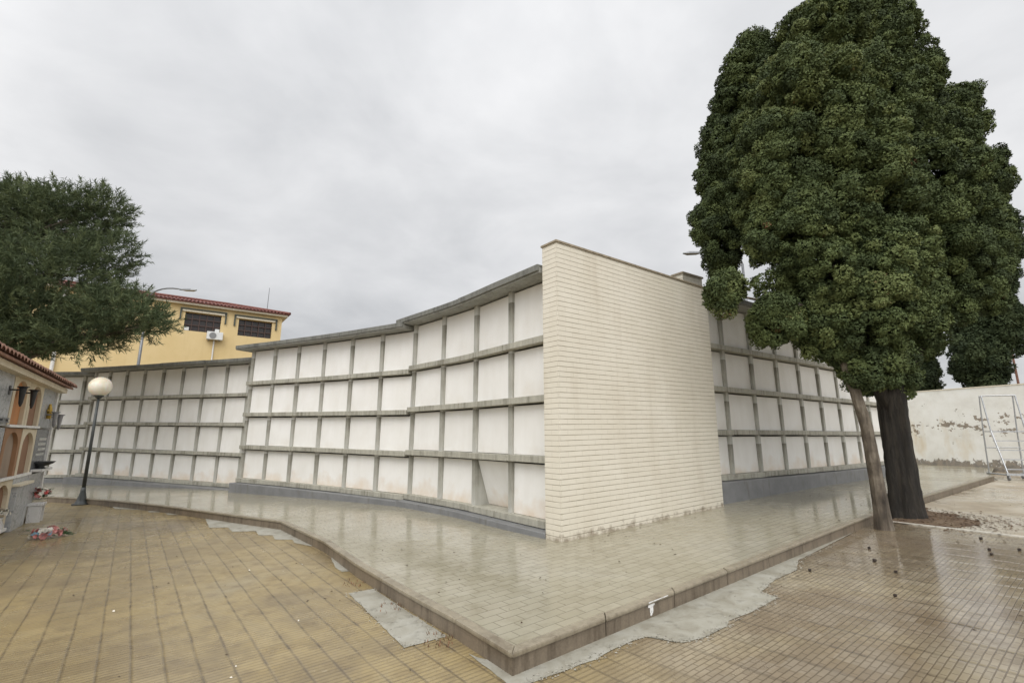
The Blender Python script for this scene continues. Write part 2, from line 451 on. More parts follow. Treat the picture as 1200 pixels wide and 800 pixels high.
# ------------------------------------------------------------------ the ground
sheet('ground', [(-500, -200), (500, -200), (500, 900), (-500, 900)], LOW - .012, 'field')
sheet('lower_paving', [(-24, -8), (16, -8), (19.5, 12), (18, 19), (12, 16), (5, 12), (-10, 19), (-24, 19)], LOW, 'ribbed_tiles')

KL = [(-.05, 3.66), (-.47, 4.35), (-.93, 4.93), (-1.88, 6.19), (-2.77, 7.50), (-4.31, 9.36), (-5.14, 9.86), (-8.34, 11.85), (-10.05, 12.79), (-11.52, 13.48), (-12.95, 14.02), (-16, 14.9)]
KR = [(0.0, 3.7), (15.44, 15.84)]
def inset(poly_pts, d):
    """offset an open polyline to its right-hand side by d"""
    out = []
    n = len(poly_pts)
    for i in range(n):
        p = Vector(poly_pts[i]); a = Vector(poly_pts[max(i - 1, 0)]); b = Vector(poly_pts[min(i + 1, n - 1)])
        t1 = (p - a).normalized() if i > 0 else (b - p).normalized(); t2 = (b - p).normalized() if i < n - 1 else t1
        n1 = Vector((t1.y, -t1.x)); n2 = Vector((t2.y, -t2.x)); m = (n1 + n2).normalized()
        out.append(p + m * d / max(.4, m.dot(n1)))
    return out
OUT = list(reversed(KL[1:])) + [(0.0, 3.70)] + [KR[1]]       # left end -> corner -> right end
INN = inset(OUT, -.088)
pv = [tuple(p) for p in INN] + [(20.2, 20.6), (17.5, 23.5), (10, 22), (2, 16), (-8, 20), (-22, 24), (-20, 16)]
sheet('raised_pavement', pv, 0.0, 'wet_pavers')
# kerb stones, one metre each, with a rounded nosing that overhangs the face a little
def kerb_run(off0, off1, zl, zh, name, mat, bev, seed):
    r = random.Random(seed); kb = MB(); O2 = inset(OUT, off0); I2 = inset(OUT, off1)
    for i in range(len(OUT) - 1):
        a, b, ai, bi = O2[i], O2[i + 1], I2[i], I2[i + 1]
        L = (b - a).length; n = max(1, round(L / 1.0))
        for k in range(n):
            t0, t1 = k / n, (k + 1) / n
            g0 = .003 / L if k else 0.0; g1 = .003 / L if k < n - 1 else 0.0
            q = [a.lerp(b, t0 + g0), a.lerp(b, t1 - g1), ai.lerp(bi, t1 - g1), ai.lerp(bi, t0 + g0)]
            dz = r.uniform(-.003, .005)
            lo = [(p.x, p.y, G(p.x) + zl) for p in q]; hi = [(p.x, p.y, G(p.x) + zh + dz) for p in q]
            kb.add(lo + hi, [(3, 2, 1, 0), (4, 5, 6, 7), (0, 1, 5, 4), (1, 2, 6, 5), (2, 3, 7, 6), (3, 0, 4, 7)])
    return tag(kb.build(name, mat, bevel=bev), kind='structure')
kerb_run(-.014, -.090, LOW - .03, -.030, 'kerb', 'kerb_concrete', .004, 5)
kerb_run(.006, -.092, -.028, .006, 'kerb_nosing', 'nosing_concrete', .012, 6)

P1 = [(-.02, 3.9), (-0.26, 4.02), (-0.34, 4.09), (0.02, 3.54), (0.19, 3.66), (0.48, 3.85), (0.62, 3.93), (0.75, 4.06), (0.99, 4.25), (1.10, 4.30), (1.18, 4.29), (1.27, 4.20), (1.36, 4.17), (1.55, 4.25), (1.83, 4.46), (1.9, 4.58), (2.13, 4.72), (2.4, 4.93), (2.62, 5.12), (2.56, 5.30), (2.9, 5.68), (3.34, 6.02), (3.62, 6.45), (4.1, 6.85), (4.45, 7.15), (5.5, 8.05), (6.48, 8.93), (6.3, 8.9)]
P2 = [(-1.77, 5.6), (-1.54, 5.74), (-0.55, 4.42), (-0.86, 4.21)]
P3 = [(-6.76, 11.05), (-5.82, 9.7), (-5.44, 9.67), (-5.11, 9.23), (-4.7, 9.27), (-4.44, 8.87), (-4.18, 8.85), (-3.97, 8.49), (-3.66, 8.46), (-3.51, 8.19), (-3.1, 7.92), (-3.05, 8.1), (-4.3, 9.5), (-5.1, 10.02)]
P4 = [(-10.68, 13.3), (-9.93, 12.52), (-8.77, 12.12), (-8.6, 11.85), (-8.17, 11.8), (-7.82, 11.4), (-7.06, 11.33), (-6.49, 10.93), (-7.16, 11.3), (-8.2, 11.95)]
P5 = [(-2.64, 7.40), (-2.51, 7.1), (-2.29, 6.65), (-2.14, 6.45), (-1.95, 6.50), (-2.4, 7.2)]
def ragged(P, step, amp, seed):
    """break long outline edges into short uneven ones"""
    r = random.Random(seed); out = []
    for a, b in zip(P, P[1:] + P[:1]):
        L = math.dist(a, b); n = max(1, int(L / step))
        for k in range(n):
            f = k / n; w = amp if k else 0
            out.append((a[0] + (b[0] - a[0]) * f + r.uniform(-w, w), a[1] + (b[1] - a[1]) * f + r.uniform(-w, w)))
    return out
for i, p in enumerate((P1, P2, P3, P4, P5)): sheet('cement_patch', ragged(p, .07, .005, i), LOW + .004, 'cement')
sheet('yard', [(6.46, 8.59), (7.29, 7.22), (9.9, 2.5), (26, -2), (40, 10), (32, 30), (19.5, 20.7), (15.6, 15.9), (8.3, 10.2)], LOW + .008, 'yard_cement')
sheet('soil_patch', ragged([(6.42, 8.60), (6.70, 8.25), (6.98, 7.98), (7.3, 8.02), (7.56, 8.15), (7.85, 8.45), (7.80, 8.8), (8.05, 9.1), (7.9, 9.5), (8.3, 10.12), (7.2, 9.35)], .10, .05, 9), LOW + .014, 'earth')
ed = MB(); E = [(6.42, 8.66), (7.29, 7.22), (9.9, 2.5)]
for a, b in zip(E, E[1:]):
    a, b = Vector(a), Vector(b); d = (b - a).normalized(); nn = Vector((-d.y, d.x)) * .05
    q = [a, b, b + nn, a + nn]
    ed.add([(p.x, p.y, G(p.x) + LOW - .02) for p in q] + [(p.x, p.y, G(p.x) + LOW + .022) for p in q], [(3, 2, 1, 0), (4, 5, 6, 7), (0, 1, 5, 4), (1, 2, 6, 5), (2, 3, 7, 6), (3, 0, 4, 7)])
tag(ed.build('edging_strip', 'edging_white', bevel=.006), kind='structure')

# ------------------------------------------------------------------ niche blocks
def catmull(P, n=40):
    P = [np.array(p, float) for p in P]; P = [2 * P[0] - P[1]] + P + [2 * P[-1] - P[-2]]; out = []
    for i in range(1, len(P) - 2):
        a, b, c, d = P[i - 1:i + 3]
        for t in np.linspace(0, 1, n, endpoint=False):
            out.append(.5 * ((2 * b) + (c - a) * t + (2 * a - 5 * b + 4 * c - d) * t * t + (3 * b - a - 3 * c + d) * t ** 3))
    out.append(P[-2]); return np.array(out)
class Curve:
    def __init__(self, pts):
        self.c = catmull(pts); self.s = np.r_[0, np.cumsum(np.linalg.norm(np.diff(self.c, axis=0), axis=1))]; self.L = self.s[-1]
        t = np.gradient(self.c, axis=0); self.t = t / np.linalg.norm(t, axis=1)[:, None]
        n = np.c_[self.t[:, 1], -self.t[:, 0]]
        if n[0] @ (-self.c[0]) < 0: n = -n
        self.n = n
    def at(self, s, d=0.0):
        """point on the facade at length s, d metres in front of the beams"""
        if s < 0: p = self.c[0] + self.t[0] * s; n = self.n[0]
        elif s > self.L: p = self.c[-1] + self.t[-1] * (s - self.L); n = self.n[-1]
        else:
            p = np.array([np.interp(s, self.s, self.c[:, k]) for k in (0, 1)]); n = np.array([np.interp(s, self.s, self.n[:, k]) for k in (0, 1)])
        return p + n / np.linalg.norm(n) * d
def sweep(cv, s0, s1, d0, d1, zlo, zhi, step=.35, d0t=None, d1t=None):
    """solid that follows the curve; zlo/zhi may be functions of s; d?t = depth at the top"""
    f = lambda z, s: z(s) if callable(z) else z
    d0t = d0 if d0t is None else d0t; d1t = d1 if d1t is None else d1t
    n = max(1, int(math.ceil(abs(s1 - s0) / step))); mb = MB(); vs = []
    for s in np.linspace(s0, s1, n + 1):
        for d, z in ((d0, f(zlo, s)), (d1, f(zlo, s)), (d1t, f(zhi, s)), (d0t, f(zhi, s))):
            p = cv.at(s, d); vs.append((p[0], p[1], z))
    fs = []
    for i in range(n):
        for k in range(4):
            k2 = (k + 1) % 4; fs.append((i * 4 + k, i * 4 + k2, (i + 1) * 4 + k2, (i + 1) * 4 + k))
    fs += [(3, 2, 1, 0), (n * 4, n * 4 + 1, n * 4 + 2, n * 4 + 3)]
    mb.add(vs, fs); return mb

BH = .11; PW = .105
def niche_block(pts, posts, z0, label, smin, smax, plinth_out=.17, roof_ext=(0.0, 0.0), tilt=None, PITCH=.95):
    cv = Curve(pts); z = z0 if callable(z0) else (lambda s: z0)
    mid = cv.at((smin + smax) / 2)
    t = empty('niche_block', (mid[0], mid[1], G(mid[0])), label, 'burial niches', 'blocks of burial niches')
    gz = lambda s: G(cv.at(s)[0])
    ztop = lambda s: z(s) + BH + 4 * PITCH + .02
    sweep(cv, smin, smax, -2.3, -.62, lambda s: gz(s) - .3, lambda s: ztop(s) - .004).build('wall', 'pale_concrete', t)
    sweep(cv, smin - .0, smax + .0, -.60, plinth_out, lambda s: gz(s) - .25, lambda s: z(s) - .012).build('plinth', 'plinth_paint', t, bevel=.012)
    for r in range(4):
        zz = (lambda s, r=r: z(s) + r * PITCH)
        # beams are cast in lengths of two or three niches: a hairline joint and a small level change between them
        cuts = [smin] + [p for i, p in enumerate(posts) if (i + r) % 3 == 1 and smin + .4 < p < smax - .4] + [smax]
        for a, b in zip(cuts, cuts[1:]):
            e = rnd.uniform(-.006, .006)
            sweep(cv, a + .003, b - .003, -.60, 0.0 + rnd.uniform(-.008, .004), (lambda s: zz(s) + e), (lambda s: zz(s) + BH + e)).build('beam', 'concrete', t, bevel=.008)
    for p in posts:
        sweep(cv, p - PW / 2, p + PW / 2, -.58, -.09, lambda s: z(s) + .02, lambda s: ztop(s) + .002).build('post', 'post_concrete', t, bevel=.006)
    eds = sorted(set([smin] + list(posts) + [smax]))
    for a, b in zip(eds, eds[1:]):
        a2 = a + (PW / 2 + .006 if a in posts else .006); b2 = b - (PW / 2 + .006 if b in posts else .006)
        if b2 - a2 < .12: continue
        for r in range(4):
            lo = (lambda s, r=r: z(s) + r * PITCH + BH + .004)
            hi = (lambda s, r=r: (z(s) + (r + 1) * PITCH - .035) if r < 3 else ztop(s) - .03)
            j = rnd.uniform(-.012, .012)
            if tilt and r == 0 and a < tilt < b:
                sweep(cv, a2, b2, -.46, -.42, lo, hi, d0t=-.20, d1t=-.16).build('niche_panel', 'splashed_plaster', t)
            else:
                sweep(cv, a2, b2, -.172 + j, -.137 + j, lo, hi, d0t=-.185 + j, d1t=-.15 + j).build('niche_panel', 'splashed_plaster' if r == 0 else 'plaster', t)
    ra, rb = smin - roof_ext[0], smax + roof_ext[1]
    rf = sweep(cv, ra, rb, -2.5, .20, ztop, lambda s: ztop(s) + .085).build('roof_slab', 'pale_concrete', t)
    fas = MB(); n = max(1, round((rb - ra) / 2.2))
    for k in range(n):
        a, b = ra + (rb - ra) * k / n, ra + (rb - ra) * (k + 1) / n; e = rnd.uniform(-.005, .008)
        m2 = sweep(cv, a + .004, b - .004,   .12, .235 + e, lambda s: ztop(s) + .028, lambda s: ztop(s) + .135 + e)
        fas.add(m2.v, m2.f)
    fas.build('roof_edge', 'slab_concrete', rf, bevel=.008)
    return t, cv

niche_block([(.62, 7.53), (-.12, 8.50), (-1.05, 9.72), (-2.38, 11.15)], [1.20, 2.38, 3.56, 4.74], .10,
            'niche block joining the left edge of the cream brick wall, one bottom panel leaning in', .0, 4.82, .18, (-.03, .28), tilt=1.8, PITCH=.97)
niche_block([(-2.42, 11.2), (-4.41, 12.5), (-6.3, 13.6), (-8.15, 14.6)], [1.11, 2.26, 3.38, 4.48, 5.55, 6.60], lambda s: .075 + .013 * s,
            'middle niche block of the left curve, six niches wide under one stepped roof slab', .05, 6.67, .18, (-.02, .35))
niche_block([(-8.0, 15.2), (-10.9, 16.4), (-13.6, 17.5), (-16.4, 18.55)], [.70, 1.76, 2.88, 3.98, 5.06, 6.10, 7.12, 8.12, 8.98], lambda s: -.115 + .013 * s,
            'lower niche block behind the globe lamp, eight niches wide below the ochre building', .10, 9.05, .34, (0, .32))
niche_block([(-16.1, 18.9), (-19, 19.05), (-22.5, 19.3)], [1.0, 1.95, 2.80, 3.7, 4.6, 5.5], -.10,
            'farthest left niche block, mostly hidden by the old tiled niche wall', .10, 6.2, .2, (0, .1))
niche_block([(4.15, 10.25), (5.85, 11.42), (7.75, 12.7), (10.15, 14.45), (12.5, 16.25)], [.95, 2.13, 3.27, 4.42, 5.60, 6.83, 8.06, 9.36, 10.3], .56,
            'niche block right of the cream brick wall, running behind the cypress trunks', -.08, 10.38, .16, (0, .15))

# ------------------------------------------------------------------ cream brick wall
def slab_wall(name, A, B, thick, z0, z1a, z1b, mat, parent):
    """upright slab from A to B, thickness behind; z1a, z1b = top at each end; UV in metres, courses follow the top"""
    A, B = Vector(A), Vector(B); u = (B - A).normalized(); n = Vector((-u.y, u.x)); L = (B - A).length
    m = MB(); q = [A, B, B + n * thick, A + n * thick]; tops = [z1a, z1b, z1b, z1a]
    m.add([(p.x, p.y, z0) for p in q] + [(p.x, p.y, tz) for p, tz in zip(q, tops)], [(3, 2, 1, 0), (4, 5, 6, 7), (0, 1, 5, 4), (1, 2, 6, 5), (2, 3, 7, 6), (3, 0, 4, 7)])
    def uvf(co, nor):
        p = Vector((co.x, co.y)) - A; a = p.dot(u); b = p.dot(n)
        sh = (z1b - z1a) * a / L
        return (a + b + .13, co.z - sh)
    return m.build(name, mat, parent, uvf=uvf), u, n, L
A, B = (.70, 7.16), (4.20, 9.93)
bw = empty('brick_wall', (A[0], A[1], G(A[0])), 'tall cream brick wall standing on the wet pavement between the two niche wings', 'wall')
_, u2, n2, L2 = slab_wall('wall', A, B, .33, -.1, 4.52, 4.60, 'cream_brick', bw)
cap = MB(); a, b = Vector(A), Vector(B)
q = [a - u2 * .02 - n2 * .02, b + u2 * .02 - n2 * .02, b + u2 * .02 + n2 * .35, a - u2 * .02 + n2 * .35]
tz = [4.523, 4.603, 4.603, 4.523]
cap.add([(p.x, p.y, z) for p, z in zip(q, tz)] + [(p.x, p.y, z + .035) for p, z in zip(q, tz)], [(3, 2, 1, 0), (4, 5, 6, 7), (0, 1, 5, 4), (1, 2, 6, 5), (2, 3, 7, 6), (3, 0, 4, 7)])
plain('cap_tan', (.30, .25, .18), .6, .25)
cap.build('coping', 'cap_tan', bw, bevel=.006)
bp = empty('brick_pier', (4.5, 11.3, 4.5), 'short cream brick pier rising behind the right end of the brick wall', 'pier')
slab_wall('wall', (4.19, 11.2), (4.83, 11.63), .30, 4.4, 5.40, 5.40, 'cream_brick', bp)
a, b = Vector((4.19, 11.2)), Vector((4.83, 11.63)); u3 = (b - a).normalized(); n3 = Vector((-u3.y, u3.x))
MB().box(((a + b) / 2 + n3 * .15).to_3d() + Vector((0, 0, 5.425)), ((b - a).length + .06, .36, .045), (u3.to_3d(), n3.to_3d(), (0, 0, 1))).build('coping', 'cap_tan', bp, bevel=.005)

# ------------------------------------------------------------------ globe lamp
lx, ly = -11.59, 13.45; lz = G(lx) + LOW
lamp = empty('globe_lamp', (lx, ly, lz), 'black post lamp with a round cream globe beside the kerb', 'lamp')
MB().lathe((lx, ly, lz), [(.20, 0), (.20, .03), (.14, .05), (.11, .12), (.085, .22), (.06, .34), (.05, .45)], 20).build('base', 'lamp_iron', lamp, smooth=True)
MB().tube([(lx, ly, lz + .4), (lx, ly, lz + 1.7), (lx, ly, lz + 2.88)], [.045, .038, .032], 14).build('pole', 'lamp_iron', lamp, smooth=True)
MB().lathe((lx, ly, lz + 2.84), [(.05, 0), (.07, .02), (.11, .06), (.12, .09), (.10, .11)], 18).build('collar', 'lamp_iron', lamp, smooth=True)
gl = [(max(.004, .27 * math.sin(math.pi * k / 18)), .27 * (1 - math.cos(math.pi * k / 18))) for k in range(19)]
MB().lathe((lx, ly, lz + 2.90), gl, 32).build('globe', 'lamp_globe', lamp, smooth=True)

# ------------------------------------------------------------------ old tiled niche wall on the left
OC = Vector((-10.85, 11.40)); OD = Vector((.56, -.83)).normalized(); ON = Vector((.83, .56)).normalized()
OZ = -.30
def op(t, z, d=0.0):
    p = OC + OD * t + ON * d; return Vector((p.x, p.y, z))
OAX = (OD.to_3d(), ON.to_3d(), Vector((0, 0, 1)))
old = empty('old_niche_wall', op(2.5, OZ), 'old niche wall on the left with arched niches, marble plaques and a tiled roof', 'burial niches')
TW = 7.2
def otop(t): return 2.60 + .015 * t
m = MB(); m.add([op(-.12, OZ - .2, -.14), op(TW, OZ - .2, -.14), op(TW, OZ - .2, -2.4), op(-.12, OZ - .2, -2.4), op(-.12, otop(-.12), -.14), op(TW, otop(TW), -.14), op(TW, otop(TW), -2.4), op(-.12, otop(-.12), -2.4)],
      [(3, 2, 1, 0), (4, 5, 6, 7), (0, 1, 5, 4), (1, 2, 6, 5), (2, 3, 7, 6), (3, 0, 4, 7)])
m.build('wall', 'cream_render', old)
m = MB(); m.add([op(-.16, OZ, -.13), op(-.04, OZ, -.13), op(-.04, otop(0), -.13), op(-.16, otop(0), -.13), op(-.16, OZ, .03), op(-.04, OZ, .03), op(-.04, otop(0), .03), op(-.16, otop(0), .03)],
      [(3, 2, 1, 0), (4, 5, 6, 7), (0, 1, 5, 4), (1, 2, 6, 5), (2, 3, 7, 6), (3, 0, 4, 7)])
m.build('end_pilaster', 'white_trim', old)
CW = 1.13; RH = .95
ROWS = [OZ + .05, OZ + 1.0, OZ + 1.95]
def arch_niche(t0, z0, h, inner, face):
    """masonry front with a pointed-round arch opening in it and a recessed back panel"""
    w = CW - .03; N = 12
    ow = .40; sp = h * .62
    arc = [op(t0 + w / 2 - ow * math.cos(math.pi * k / N), z0 + sp + (h - .07 - sp) * math.sin(math.pi * k / N)) for k in range(N + 1)]
    m = MB()
    outer_l = [op(t0, z0 + h)] ; 
    front = []
    # front face strip: left jamb, arch ring to the top edge, right jamb
    pts_in = [op(t0 + w / 2 - ow, z0 + .02)] + arc + [op(t0 + w / 2 + ow, z0 + .02)]
    pts_out = [op(t0, z0)] + [op(t0 + w * k / N if 0 < k < N else (t0 if k == 0 else t0 + w), z0 + h) for k in range(N + 1)] + [op(t0 + w, z0)]
    n = len(pts_in); bk = ON.to_3d() * -.09
    vs = pts_out + pts_in + [p + bk for p in pts_in] + [p + bk for p in pts_out]
    fs = []
    for i in range(n - 1):
        fs += [(i, i + 1, n + i + 1, n + i), (n + i, n + i + 1, 2 * n + i + 1, 2 * n + i), (i + 1, i, 3 * n + i, 3 * n + i + 1)]
    m.add(vs, fs)
    o = m.build('arch_front', face, old)
    q = [p + ON.to_3d() * -.075 for p in pts_in]
    m = MB(); m.prism(q, ON.to_3d() * .012); m.build('niche_back', inner, o)
    m = MB(); m.box(op(t0 + w / 2, z0 + .02, .01), (w, .06, .045), OAX); m.build('sill', 'white_trim', o)
def plaque(t0, z0, h, mat, out=.0):
    m = MB(); m.box(op(t0 + CW / 2 - .015, z0 + h / 2, -.065 + out), (CW - .05, .13, h - .03), OAX)
    return m.build('marble_plaque', mat, old, bevel=.008)
plan = [  # column by column from the far end: (bottom, middle, top)
    [('p', 'grey_marble'), ('p', 'dark_granite'), ('p', 'grey_marble')],
    [('p', 'grey_marble'), ('a', 'brown_render', 'cream_render'), ('a', 'brown_render', 'cream_render')],
    [('a', 'brown_render', 'cream_render'), ('a', 'taupe_render', 'russet_render'), ('a', 'terracotta_render', 'cream_render')],
    [('a', 'taupe_render', 'cream_render'), ('p', 'speckled_granite'), ('p', 'grey_marble')],
    [('p', 'white_marble'), ('p', 'grey_marble'), ('p', 'white_marble')],
    [('p', 'grey_marble'), ('a', 'taupe_render', 'cream_render'), ('p', 'grey_marble')]]
plaques = {}
for c, rows in enumerate(plan):
    for r, d in enumerate(rows):
        t0 = c * CW + .02; h = RH if r < 2 else otop(t0) - ROWS[2] - .03
        if d[0] == 'a': arch_niche(t0, ROWS[r], h - .02, d[1], d[2])
        else: plaques[(c, r)] = plaque(t0, ROWS[r], h, d[1])
# lettering and figures on the plaques
m = MB()
for k in range(4):
    x = .25
    while x < .85:
        w = rnd.uniform(.05, .12); m.box(op(x, ROWS[1] + .72 - k * .11, .004), (w, .012, .05), OAX); x += w + .04
m.build('lettering', 'letter_white', plaques[(0, 1)])
m = MB(); m.tube([op(.55, ROWS[2] + .22, .03), op(.55, ROWS[2] + .42, .04), op(.55, ROWS[2] + .55, .03)], [.05, .045, .02], 8)
m.tube([op(.40, ROWS[2] + .40, .03), op(.70, ROWS[2] + .40, .03)], .02, 6); m.build('gilt_figure', 'gold', plaques[(0, 2)])
m = MB()
m.box(op(CW * 3 + .4, ROWS[2] + .14, .03), (.7, .02, .018), OAX); m.box(op(CW * 3 + .4, ROWS[2] + .08, .03), (.7, .02, .018), OAX)
for x in (.1, .4, .7): m.box(op(CW * 3 + x, ROWS[2] + .11, .018), (.02, .03, .09), OAX)
m.build('rail', 'grey_metal', plaques[(3, 2)])
# the box tomb that stands out of the bottom row, with its cream cap
m = MB(); m.box(op(CW * 1.55, OZ + .40, .0), (CW - .16, .16, .86), OAX); bx = m.build('niche_box', 'grey_marble', old, bevel=.01)
m = MB(); m.box(op(CW * 1.55, OZ + .855, .01), (CW - .08, .22, .05), OAX); m.build('cap', 'cream_trim', bx, bevel=.008)
# ledge at the far column
m = MB(); m.box(op(CW * .5, ROWS[1] + .06, .08), (CW - .1, .2, .05), OAX); m.build('ledge', 'white_marble', old, bevel=.006)
# eave board and rows of half-round tiles
m = MB(); m.add([op(-.2, otop(0) - .10, .16), op(TW, otop(TW) - .10, .16), op(TW, otop(TW) - .10, -.14), op(-.2, otop(0) - .10, -.14), op(-.2, otop(0) + .0, .16), op(TW, otop(TW) + .0, .16), op(TW, otop(TW), -.14), op(-.2, otop(0), -.14)],
      [(3, 2, 1, 0), (4, 5, 6, 7), (0, 1, 5, 4), (1, 2, 6, 5), (2, 3, 7, 6), (3, 0, 4, 7)])
m.build('eave_board', 'cream_render', old)
m = MB(); k = 0; x = -.30
while x < TW:
    for s in range(6):
        d0, d1 = .30 - s * .45, -.20 - s * .45
        zz = otop(x) + .06 + s * .45 * .24 + rnd.uniform(-.006, .006)
        vs = []; 
        for d, z_ in ((d0, zz), (d1, zz + .12)):
            for q in range(7):
                a = math.pi * q / 6; vs.append(op(x + .105 * math.cos(a), z_ + .075 * math.sin(a), d))
            for q in range(7):
                a = math.pi * q / 6; vs.append(op(x + .085 * math.cos(a), z_ - .016 + .06 * math.sin(a), d))
        fs = [(q, q + 1, 14 + q + 1, 14 + q) for q in range(6)] + [(q, q + 7, q + 8, q + 1) for q in range(6)]
        m.add(vs, fs)
    x += .205
rt = m.build('roof', 'old_roof_tile', old, smooth=True)
m = MB(); m.add([op(-.35, otop(0) + .005, .24), op(TW, otop(TW) + .005, .24), op(TW, otop(TW) + .62, -2.5), op(-.35, otop(0) + .62, -2.5), op(-.35, otop(0) + .045, .24), op(TW, otop(TW) + .045, .24), op(TW, otop(TW) + .66, -2.5), op(-.35, otop(0) + .66, -2.5)],
      [(3, 2, 1, 0), (4, 5, 6, 7), (0, 1, 5, 4), (1, 2, 6, 5), (2, 3, 7, 6), (3, 0, 4, 7)])
m.build('roof_bed', 'old_roof_tile', rt)

# vase holders that hang from the old wall
def vase_holder(t, z, mat, label):
    o = empty('vase_holder', op(t, z, 0), label, 'vase holder', 'vase holders on the old niche wall')
    m = MB(); p = op(t, z, .17)
    m.tube([p + Vector((0, 0, -.20)), p + Vector((0, 0, -.14)), p + Vector((0, 0, .10)), p + Vector((0, 0, .13))], [.012, .03, .05, .058], 12); m.build('vase', mat, o, smooth=True)
    m = MB(); m.lathe(p + Vector((0, 0, .13)), [(.06, 0), (.085, .01), (.085, .02), (.06, .025)], 16); m.build('rim', mat, o)
    m = MB(); m.tube([op(t, z + .09, -.02), op(t, z + .09, .12)], .014, 8); m.box(op(t, z + .08, .0), (.1, .02, .16), OAX); m.build('bracket', mat, o)
vase_holder(3.62, 2.2, 'black_iron', 'black vase holder on the grey marble plaque at the picture edge')
vase_holder(2.86, 2.2, 'black_iron', 'black vase holder in front of the orange terracotta arch')
plain('pewter', (.28, .28, .29), .4, .2, 20, .4)
vase_holder(.68, ROWS[2] + .22, 'pewter', 'grey vase holder at the left of the plaque with the gilt figure')
vase_holder(.14, ROWS[2] + .18, 'pewter', 'grey vase holder at the far end of the old wall by the white pilaster')

def blossom_bunch(name_parent, c, rad, n, mats, seed, flat=.7):
    """flowers and leaves as separate meshes under a thing"""
    r = random.Random(seed); c = Vector(c)
    for mi, mt in enumerate(mats):
        m = MB()
        for k in range(n // len(mats)):
            a = r.uniform(0, 6.28); e = r.uniform(-.2, 1.0); d = Vector((math.cos(a) * math.sqrt(1 - min(1, e * e)), math.sin(a) * math.sqrt(1 - min(1, e * e)), e * flat)) * rad * r.uniform(.75, 1.05)
            p = c + d; s = rad * r.uniform(.16, .26); nrm = d.normalized(); tx = nrm.cross(Vector((0, 0, 1)) if abs(nrm.z) < .9 else Vector((1, 0, 0))).normalized(); ty = nrm.cross(tx)
            for lay in range(2):
                ring = [p + (tx * math.cos(q * math.pi / 3 + lay * .5) + ty * math.sin(q * math.pi / 3 + lay * .5)) * s * (1 - .35 * lay) + nrm * s * (.28 + .25 * lay) for q in range(6)]
                b0 = p + nrm * s * .15 * lay
                m.add([b0] + ring, [(0, q + 1, (q + 1) % 6 + 1) for q in range(6)])
        m.build('blossom', mt, name_parent)
    m = MB()
    for k in range(n * 2):
        a = r.uniform(0, 6.28); e = r.uniform(-.5, .8); d = Vector((math.cos(a), math.sin(a), e * flat)) * rad * r.uniform(.3, .95)
        p = c + d; nrm = d.normalized(); tx = nrm.cross(Vector((0, 0, 1))).normalized(); l = rad * r.uniform(.25, .45); w = l * .35
        up = Vector((0, 0, r.uniform(-.4, .6))); tip = p + (nrm + up).normalized() * l
        m.add([p - tx * w * .2, (p + tip) / 2 - tx * w, tip, (p + tip) / 2 + tx * w], [(0, 1, 2, 3)])
    m.build('foliage', 'leaf_green', name_parent)

o = empty('iron_bowl', op(.62, ROWS[1] + .085, .06), 'dark iron bowl on the marble ledge above the red and white flowers', 'bowl')
m = MB(); m.lathe(op(.62, ROWS[1] + .085, .06), [(.10, 0), (.09, .02), (.06, .04), (.20, .10), (.25, .15), (.22, .15), (.10, .08)], 18); m.build('bowl', 'black_iron', o, smooth=True)
fx, fy = -10.66, 11.22; fz = G(fx) + LOW
o = empty('flower_planter', (fx, fy, fz), 'cream square planter full of red and white flowers at the end of the old wall', 'planter')
m = MB(); q = []
for z, s in ((0, .10), (.40, .14)):
    for i, j in ((-1, -1), (1, -1), (1, 1), (-1, 1)): q.append(Vector((fx, fy, fz + z)) + OAX[0] * i * s + OAX[1] * j * s)
m.add(q, [(3, 2, 1, 0), (4, 5, 6, 7), (0, 1, 5, 4), (1, 2, 6, 5), (2, 3, 7, 6), (3, 0, 4, 7)]); m.build('pot', 'pot_cream', o, bevel=.01)
blossom_bunch(o, (fx, fy, fz + .50), .22, 44, ['petal_red', 'petal_white', 'petal_pink'], 3)
o = empty('marble_stool', op(.95, OZ, .30), 'low white marble block beside the cream planter', 'marble block')
m = MB(); m.box(op(.95, OZ + .36, .18), (.32, .26, .05), OAX); m.build('top', 'white_marble', o, bevel=.008)
for s in (-1, 1):
    m = MB(); m.box(op(.95 + s * .12, OZ + .16, .18), (.05, .22, .34), OAX); m.build('leg', 'white_marble', o, bevel=.006)
bx_, by_ = -8.25, 8.98; bz = G(bx_) + LOW
o = empty('bouquet', (bx_, by_, bz), 'bouquet of pink and white flowers with a blue ribbon lying on the wet tiles', 'bouquet')
blossom_bunch(o, (bx_, by_, bz + .07), .24, 36, ['petal_pink', 'petal_white', 'petal_pink'], 5, .35)
m = MB()
for k in range(7):
    a = k * .9; p = Vector((bx_ + .05, by_ - .16, bz + .05)); d = Vector((math.cos(a) * .14, math.sin(a) * .09, .02 + .01 * (k % 3)))
    m.add([p, p + d + Vector((.02, .02, .05)), p + d * 1.2, p + d - Vector((.02, .02, 0))], [(0, 1, 2, 3)])
m.build('ribbon', 'ribbon_blue', o)
m = MB()
for k in range(9):
    p = Vector((bx_ + .15, by_ + .05, bz + .05)); d = Vector((.17 + rnd.uniform(-.05, .06), rnd.uniform(-.02, .16), rnd.uniform(-.03, .05))); m.tube([p, p + d * .5 + Vector((0, 0, .02)), p + d], [.008, .007, .005], 5)
m.build('stem', 'leaf_green', o)
wx, wy = -9.50, 9.25; wz = G(wx) + LOW
o = empty('flower_vase', (wx, wy, wz), 'vase of white flowers at the foot of the old wall at the picture edge', 'vase')
m = MB(); m.lathe((wx, wy, wz), [(.08, 0), (.10, .03), (.13, .16), (.09, .26), (.11, .30), (.08, .30)], 16); m.build('pot', 'white_marble', o, smooth=True)
